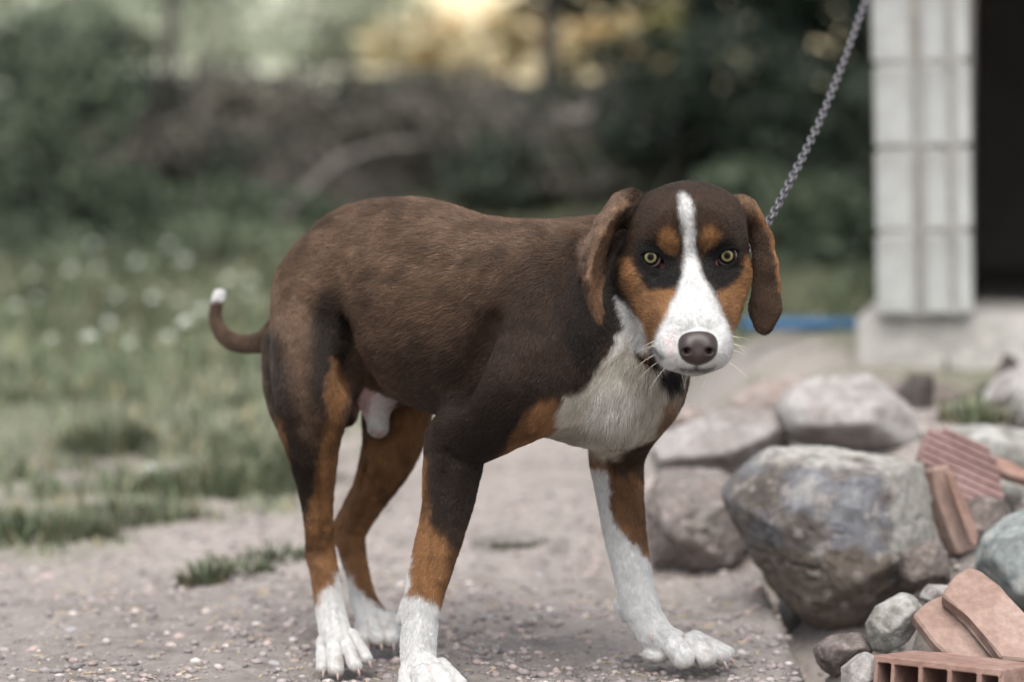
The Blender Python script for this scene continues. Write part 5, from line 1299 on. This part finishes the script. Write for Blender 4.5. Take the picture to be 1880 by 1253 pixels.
# ---- nose leather
save, PRIMS = PRIMS, []
hell(1281, 628, -80, 35.5, 23, 18, k=0.006)
hell(1263, 642, -84, 17, 21, 16, k=0.010)
hell(1299, 642, -84, 17, 21, 16, k=0.010)
hell(1280, 655, -84, 19, 17, 14, k=0.008)
for pts in (((1267, 650, -108), (1262, 645.5, -99)), ((1262, 645.5, -100), (1256, 645, -91)), ((1296, 650, -108), (1301, 645.5, -99)), ((1301, 645.5, -100), (1306.5, 645, -91))):
    cone(H(*pts[0]), 0.0035, H(*pts[1]), 0.0028, k=0.003, op='-', reg='head')
cone(H(1280.5, 652, -101), 0.0007, H(1279, 676, -97), 0.0011, k=0.0015, op='-', reg='head')
nV, nQ, _, _ = build_sdf(PRIMS, 0.0008); PRIMS = save
mn, n, l, b = material('nose_leather')
b.inputs['Base Color'].default_value = (.027, .0155, .0135, 1); b.inputs['Roughness'].default_value = 0.38
vo = n.new('ShaderNodeTexVoronoi'); vo.inputs['Scale'].default_value = 850
tc = n.new('ShaderNodeTexCoord'); l.new(tc.outputs['Object'], vo.inputs['Vector'])
bp = n.new('ShaderNodeBump'); bp.inputs['Strength'].default_value = 0.35; bp.inputs['Distance'].default_value = 0.0006
l.new(vo.outputs['Distance'], bp.inputs['Height']); l.new(bp.outputs[0], b.inputs['Normal'])
link('nose', mesh_from('nose', nV, nQ, [mn]), dog)

# ---- claws
mc, n, l, b = material('claw_horn'); b.inputs['Base Color'].default_value = (.34, .25, .22, 1); b.inputs['Roughness'].default_value = 0.4
def claw_mesh():
    ring, vs, fs = 8, [], []
    for i, (t, r) in enumerate(((0, .0034), (.35, .0031), (.7, .0021), (.92, .0010))):
        for k in range(ring):
            a_ = 2 * math.pi * k / ring
            vs.append((0.012 * t, math.cos(a_) * r * 0.75, math.sin(a_) * r - 0.0055 * t * t))
    vs.append((0.012, 0, -0.0057))
    for i in range(3):
        for k in range(ring): fs.append((i * ring + k, i * ring + (k + 1) % ring, (i + 1) * ring + (k + 1) % ring, (i + 1) * ring + k))
    for k in range(ring): fs.append((3 * ring + k, 3 * ring + (k + 1) % ring, 4 * ring))
    return mesh_from('claw', np.array(vs), fs, [mc])
claw_me = claw_mesh()
CLAWS = [(1283, 1217, 2.888, 1, -.8), (1329, 1217, 2.905, 1, -.6), (1342, 1211, 2.925, 1, -.4), (1342, 1200, 2.945, 1, -.25), (1194, 1166, 2.905, .25, -1),
         (594, 1234, 2.972, -.1, -1), (620, 1238, 2.952, .1, -1), (658, 1230, 2.960, .4, -1), (678, 1216, 2.98, .6, -.8),
         (676, 1184, 3.092, .1, -1), (700, 1184, 3.078, .1, -1), (722, 1184, 3.085, .3, -1),
         (746, 1282, 2.79, -.1, -1), (788, 1284, 2.768, .1, -1), (832, 1280, 2.775, .5, -1), (852, 1266, 2.81, .8, -.7)]
for x, y, d, dx, dy in CLAWS:
    c_ = link('claw', claw_me, dog); c_.location = W(x, y, d); c_.scale = (.72, .8, .8)
    c_.rotation_euler = (0, 0.55, math.atan2(dy, dx))

# ---- whiskers
wh = []
for side, pts in ((-1, [(1222, 620), (1214, 628), (1210, 636), (1214, 648), (1224, 656), (1235, 664)]),
                  (1, [(1330, 612), (1336, 620), (1338, 627), (1338, 634), (1336, 644), (1324, 660)])):
    for x, y in pts:
        L_ = rng.uniform(0.020, 0.040); d0 = np.array((side * rng.uniform(.75, 1), rng.uniform(-.5, .2), rng.uniform(-.35, .35) - (y - 630) * 0.014))
        d0 = norm(d0); p0 = H(x, y, -62)
        wh.append([p0 + d0 * L_ * t + np.array((0, 0, -0.35 * L_ * t * t)) for t in (0, .25, .5, .75, 1.0)])
for x, y in ((1262, 682), (1275, 686), (1290, 684), (1250, 680), (1300, 682)):
    d0 = norm((rng.uniform(-.4, .4), -.1, -1)); p0 = H(x, y, -52)
    wh.append([p0 + d0 * 0.022 * t for t in (0, .25, .5, .75, 1.0)])
cd = bpy.data.hair_curves.new('whiskers'); cd.add_curves([5] * len(wh)); cd.points.foreach_set('position', np.array(wh, np.float32).ravel())
ra = cd.attributes.get('radius') or cd.attributes.new('radius', 'FLOAT', 'POINT')
ra.data.foreach_set('value', np.tile(np.array((.00022, .00020, .00016, .00012, .00005), np.float32), len(wh)))
mw, n, l, b = material('whisker'); b.inputs['Base Color'].default_value = (.75, .70, .60, 1); b.inputs['Roughness'].default_value = 0.4
cd.materials.append(mw); tag(link('whiskers', cd, dog), kind='stuff')

# ---- collar: a strap fitted round the neck
neck_prims = [pr for pr in PRIMS if pr['op'] == '+' and pr['reg'] == 'body']
def sdf_at(p):
    return min(float(dist(pr, p[None])[0]) for pr in neck_prims) - 0.004
ca, cb = W(1095, 545, 2.915), W(1190, 512, 2.855)
axn = norm(cb - ca); cc_ = ca * 0.25 + cb * 0.75
e1 = norm(np.cross(axn, UP)); e2 = np.cross(axn, e1)
prof = []
for k in range(48):
    a_ = 2 * math.pi * k / 48; dr = math.cos(a_) * e1 + math.sin(a_) * e2; r_ = 0.03
    while r_ < 0.13 and sdf_at(cc_ + dr * r_) < 0.000: r_ += 0.001
    prof.append(r_)
prof = np.array(prof); prof = np.minimum(prof, np.median(prof) * 1.12)
for _ in range(3): prof = (np.roll(prof, 1) + prof + np.roll(prof, -1)) / 3
vs, fs = [], []
for k in range(48):
    a_ = 2 * math.pi * k / 48; dr = math.cos(a_) * e1 + math.sin(a_) * e2
    for dr_, da in ((0.0, -.011), (.0025, -.011), (.0025, .011), (0.0, .011)): vs.append(cc_ + dr * (prof[k] + dr_) + axn * da)
for k in range(48):
    for j in range(4): fs.append((k * 4 + j, k * 4 + (j + 1) % 4, ((k + 1) % 48) * 4 + (j + 1) % 4, ((k + 1) % 48) * 4 + j))
mk, n, l, b = material('collar_webbing'); b.inputs['Base Color'].default_value = (.006, .010, .018, 1); b.inputs['Roughness'].default_value = 0.7
link('collar', mesh_from('collar', np.array(vs), fs, [mk], False), dog)
# ================================================================== SMALL THINGS
# ---- gravel and straw on the dirt
bm = bmesh.new(); bmesh.ops.create_icosphere(bm, subdivisions=1, radius=1)
ICO1 = (np.array([v.co[:] for v in bm.verts]), np.array([[v.index for v in f.verts] for f in bm.faces])); bm.free()
N_P = 42000
gy_ = 2.55 + 2.6 * rng.random(N_P) ** 1.3; gx_ = (rng.random(N_P) * 2 - 1) * (0.27 * gy_ + 0.1)
q = np.stack((gx_, gy_, 0 * gx_), 1)
keep = rng.random(N_P) < 0.25 + 0.75 * smooth(0.4, 0.6, fbm(q, 5, 3, 111))
gx_, gy_ = gx_[keep], gy_[keep]; n_ = len(gx_)
sz = 0.0012 + 0.0055 * rng.random(n_) ** 4
pos = np.stack((gx_, gy_, gz(gx_, gy_) + sz * 0.25), 1)
defo = 0.7 + 0.6 * rng.random((n_, 12, 1)); sc = np.stack((1 + .5 * rng.random(n_), 0.8 + .4 * rng.random(n_), 0.5 + .4 * rng.random(n_)), 1)
P = pos[:, None] + ICO1[0][None] * defo[:, :len(ICO1[0])] * (sz[:, None] * sc)[:, None] if len(ICO1[0]) == 12 else None
if P is None:
    defo = 0.55 + 0.8 * rng.random((n_, len(ICO1[0]), 1)); P = pos[:, None] + ICO1[0][None] * defo * (sz[:, None] * sc)[:, None]
F = (ICO1[1][None] + np.arange(n_)[:, None, None] * len(ICO1[0])).reshape(-1, 3)
pc = np.array(((.30, .265, .255), (.24, .21, .20), (.42, .36, .34), (.36, .29, .27), (.20, .185, .18), (.52, .47, .44)))[rng.choice(6, n_, p=[.3, .26, .13, .14, .12, .05])] * (0.7 + 0.5 * rng.random(n_))[:, None]
me = mesh_from('gravel', P.reshape(-1, 3), F, [attr_mat('gravel_stone', 'tint', 0.9, 0, 200, 0.002, 0.2, 0.35)], False)
color_attr(me, 'tint', np.repeat(pc, len(ICO1[0]), 0)); tag(link('gravel', me), kind='stuff')
m_straw, n, l, b = material('straw'); b.inputs['Base Color'].default_value = (.50, .38, .20, 1); b.inputs['Roughness'].default_value = 0.7
N_S = 420
sy = 2.6 + 1.1 * rng.random(N_S); sx_ = (rng.random(N_S) * 2 - 1) * 0.24 * sy; sa = rng.random(N_S) * 3.1416; sl = 0.003 + 0.010 * rng.random(N_S) ** 2
dv = np.stack((np.cos(sa) * sl, np.sin(sa) * sl, 0.002 * (rng.random(N_S) - .5)), 1); sd = np.stack((-np.sin(sa), np.cos(sa), 0 * sa), 1) * 0.0007
b0 = np.stack((sx_, sy, gz(sx_, sy) + 0.002), 1)
P = np.stack((b0 - dv - sd, b0 - dv + sd, b0 + dv + sd, b0 + dv - sd, b0 + np.array((0, 0, .0012))), 1).reshape(-1, 3)
o5 = np.arange(N_S)[:, None] * 5
F = np.concatenate((o5 + np.array((0, 1, 4)), o5 + np.array((1, 2, 4)), o5 + np.array((2, 3, 4)), o5 + np.array((3, 0, 4))), 0)
tag(link('straw', mesh_from('straw', P, F, [m_straw], False)), kind='stuff')
# ---- loose pebbles large enough to pick out
m_peb = [gmat('pebble_pink', [(.36, .27, .24), (.46, .37, .34)], 60, 4, 0.9, 0.3, 300, 0.001), gmat('pebble_grey', [(.26, .25, .25), (.38, .37, .37)], 60, 4, 0.9, 0.3, 300, 0.001), gmat('pebble_white', [(.50, .47, .45), (.60, .58, .56)], 60, 4, 0.9, 0.3, 300, 0.001)]
bm = bmesh.new(); bmesh.ops.create_icosphere(bm, subdivisions=3, radius=1); I3 = (np.array([v.co[:] for v in bm.verts]), np.array([[v.index for v in f.verts] for f in bm.faces])); bm.free()
PEB = []
for k, m_ in enumerate(m_peb):
    P_ = I3[0] * (0.75 + 0.5 * fbm(I3[0] + k * 5, 1.4, 3, 120 + k))[:, None] * np.array((1.2, .95, .6)); PEB.append(mesh_from('pebble', P_, I3[1], [m_]))
PB = [(1263, 1238, 7, 2), (1250, 1241, 6, 1), (1372, 1205, 12, 1), (1080, 1180, 6, 0), (1040, 1205, 7, 1), (925, 1235, 6, 2), (960, 1160, 9, 0), (1075, 1128, 8, 0), (1000, 1115, 10, 0), (900, 1135, 8, 1), (880, 1085, 9, 0), (990, 1060, 12, 1), (1290, 1060, 10, 0),
      (1360, 1110, 12, 0), (1390, 1085, 15, 0), (1060, 1075, 10, 0), (1200, 1110, 8, 0), (540, 1215, 8, 0), (500, 1225, 17, 1), (440, 1195, 8, 1), (330, 1170, 10, 0), (250, 1205, 12, 0), (130, 1160, 13, 1), (60, 1195, 12, 0), (190, 1110, 13, 0), (350, 1110, 9, 1), (420, 1060, 10, 0), (20, 1135, 17, 1), (90, 1060, 12, 0), (700, 1240, 7, 0),
      (880, 1215, 7, 1), (1400, 1180, 10, 0), (1440, 1140, 12, 1), (1420, 1225, 8, 0), (1130, 1235, 6, 2), (1010, 1240, 8, 0)]
MARKS = [((770, 1235), 'the near front paw'), ((1260, 1200), 'the far front paw'), ((625, 1215), 'the near hind paw'), ((700, 1175), 'the far hind paw'), ((940, 995), 'the flat dark stone'),
         ((430, 1055), 'the low grass tufts'), ((60, 990), 'the tuft at the left edge'), ((1480, 1120), 'the biggest boulder'), ((1260, 1050), 'the brown pitted rock'), ((60, 1230), 'the bottom left corner')]
taken = set()
for x, y, s_, k in PB:
    mk_ = min(MARKS, key=lambda m: math.hypot(m[0][0] - x, m[0][1] - y)); dx, dy = x - mk_[0][0], y - mk_[0][1]
    way = ('right of' if dx > 0 else 'left of') if abs(dx) > abs(dy) else ('in front of' if dy > 0 else 'behind')
    far_ = 'close' if math.hypot(dx, dy) < 90 else 'a little way'
    lab = ('pinkish', 'grey', 'whitish')[k] + ' pebble on the dirt ' + far_ + ' ' + way + ' ' + mk_[1]
    if lab in taken: continue
    taken.add(lab)
    p = ground_at(x, y); o = link('pebble', PEB[k]); o.location = p; r_ = s_ * np.linalg.norm(p - CAMP) / F_PX
    o.scale = (r_, r_, r_); o.rotation_euler = (rng.uniform(-.3, .3), rng.uniform(-.3, .3), rng.uniform(0, 6.28))
    tag(o, lab, 'pebble', 'pebbles on the dirt')
# ---- chain from the collar up to the timber arm of the shed
m_steel = gmat('galvanised_steel', [(.05, .046, .05), (.085, .08, .088), (.14, .135, .145)], 40, 4, 0.5, 0.2, 300, 0.001, spec=0.5)
m_steel.node_tree.nodes['Principled BSDF'].inputs['Metallic'].default_value = 0.25
m_tim = gmat('grey_timber', [(.10, .085, .07), (.17, .15, .125)], 6, 5, 0.9, 0.3, 60)
ctrl = [W(1340, 500, 2.86), W(1378, 450, 2.89), W(1412, 405, 2.93), W(1460, 315, 3.02), W(1508, 215, 3.12), W(1552, 105, 3.23), W(1590, -5, 3.34), W(1640, -180, 3.52), W(1690, -420, 3.76), W(1730, -800, 4.1)]
cp = np.array([2 * ctrl[0] - ctrl[1]] + ctrl + [2 * ctrl[-1] - ctrl[-2]]); dense = []
for i in range(1, len(cp) - 2):
    for t in np.linspace(0, 1, 60, endpoint=False):
        dense.append(0.5 * (2 * cp[i] + (cp[i + 1] - cp[i - 1]) * t + (2 * cp[i - 1] - 5 * cp[i] + 4 * cp[i + 1] - cp[i + 2]) * t * t + (3 * cp[i] - cp[i - 1] - 3 * cp[i + 1] + cp[i + 2]) * t ** 3))
dense = np.array(dense); seg = np.r_[0, np.cumsum(np.linalg.norm(np.diff(dense, axis=0), axis=1))]
def link_mesh():
    V_, F_ = [], []; n1, n2, rw = 14, 6, 0.0022
    for i in range(n1):
        a = 2 * math.pi * i / n1; cx_, cz_ = 0.0043 * math.cos(a), 0.0078 * math.sin(a); ra = norm((math.cos(a) * 1.7, 0, math.sin(a)))
        for j in range(n2):
            b_ = 2 * math.pi * j / n2; V_.append(np.array((cx_, 0, cz_)) + rw * (math.cos(b_) * ra + math.sin(b_) * np.array((0, 1, 0))))
    for i in range(n1):
        for j in range(n2): F_.append((i * n2 + j, i * n2 + (j + 1) % n2, ((i + 1) % n1) * n2 + (j + 1) % n2, ((i + 1) % n1) * n2 + j))
    return mesh_from('link', np.array(V_), np.array(F_), [m_steel])
lk = link_mesh(); chain_o = link('chain', None); chain_o.location = dense[0]
tag(chain_o, 'grey steel chain running from behind the dog\'s ear up past the block pillar', 'chain')
pitch, k = 0.0113, 0
while k * pitch < seg[-1]:
    p = np.array([np.interp(k * pitch, seg, dense[:, a]) for a in range(3)]); p2 = np.array([np.interp(min(k * pitch + .004, seg[-1]), seg, dense[:, a]) for a in range(3)])
    t = Vector(p2 - p if np.linalg.norm(p2 - p) > 1e-6 else (0, 0, 1))
    o = link('link', lk, chain_o); o.location = p - dense[0]
    qn = t.to_track_quat('Z', 'Y'); o.rotation_euler = (qn @ Matrix.Rotation(R(45 + 90 * (k % 2) + rng.uniform(-14, 14)), 3, 'Z').to_quaternion()).to_euler(); k += 1
print('links', k)
# timber arm: from the shed roof out to the chain's upper end
e = dense[-1]; s0 = shed.matrix_basis @ Vector((0.25, 0.2, ftop + wall_h - 0.06)); a0 = np.array(s0)
e2 = np.array((e[0], e[1], a0[2])); 
dv = norm(e2 - a0); L = np.linalg.norm(e2 - a0) + 0.1
bmx = box_geo((0, L / 2 - 0.02, 0), (0.07, L, 0.10), None, 0.004); ao = bm_obj('arm', bmx, m_tim, shed)
ao.matrix_world = frame_at(a0, np.cross(dv, UP), dv)
ao.matrix_parent_inverse = Matrix.Identity(4); ao.matrix_basis = shed.matrix_basis.inverted() @ frame_at(a0, np.cross(dv, UP), dv)
hk = tube_geo([e2 + np.array((0, 0, -0.04)), (e2 + e) / 2, e - np.array((0, 0, 0.005))], [.004, .004, .004], 6)
ho = link('hook', mesh_from('hook', hk[0] - e, hk[1], [m_steel]), shed); ho.matrix_basis = shed.matrix_basis.inverted() @ Matrix.Translation(e)
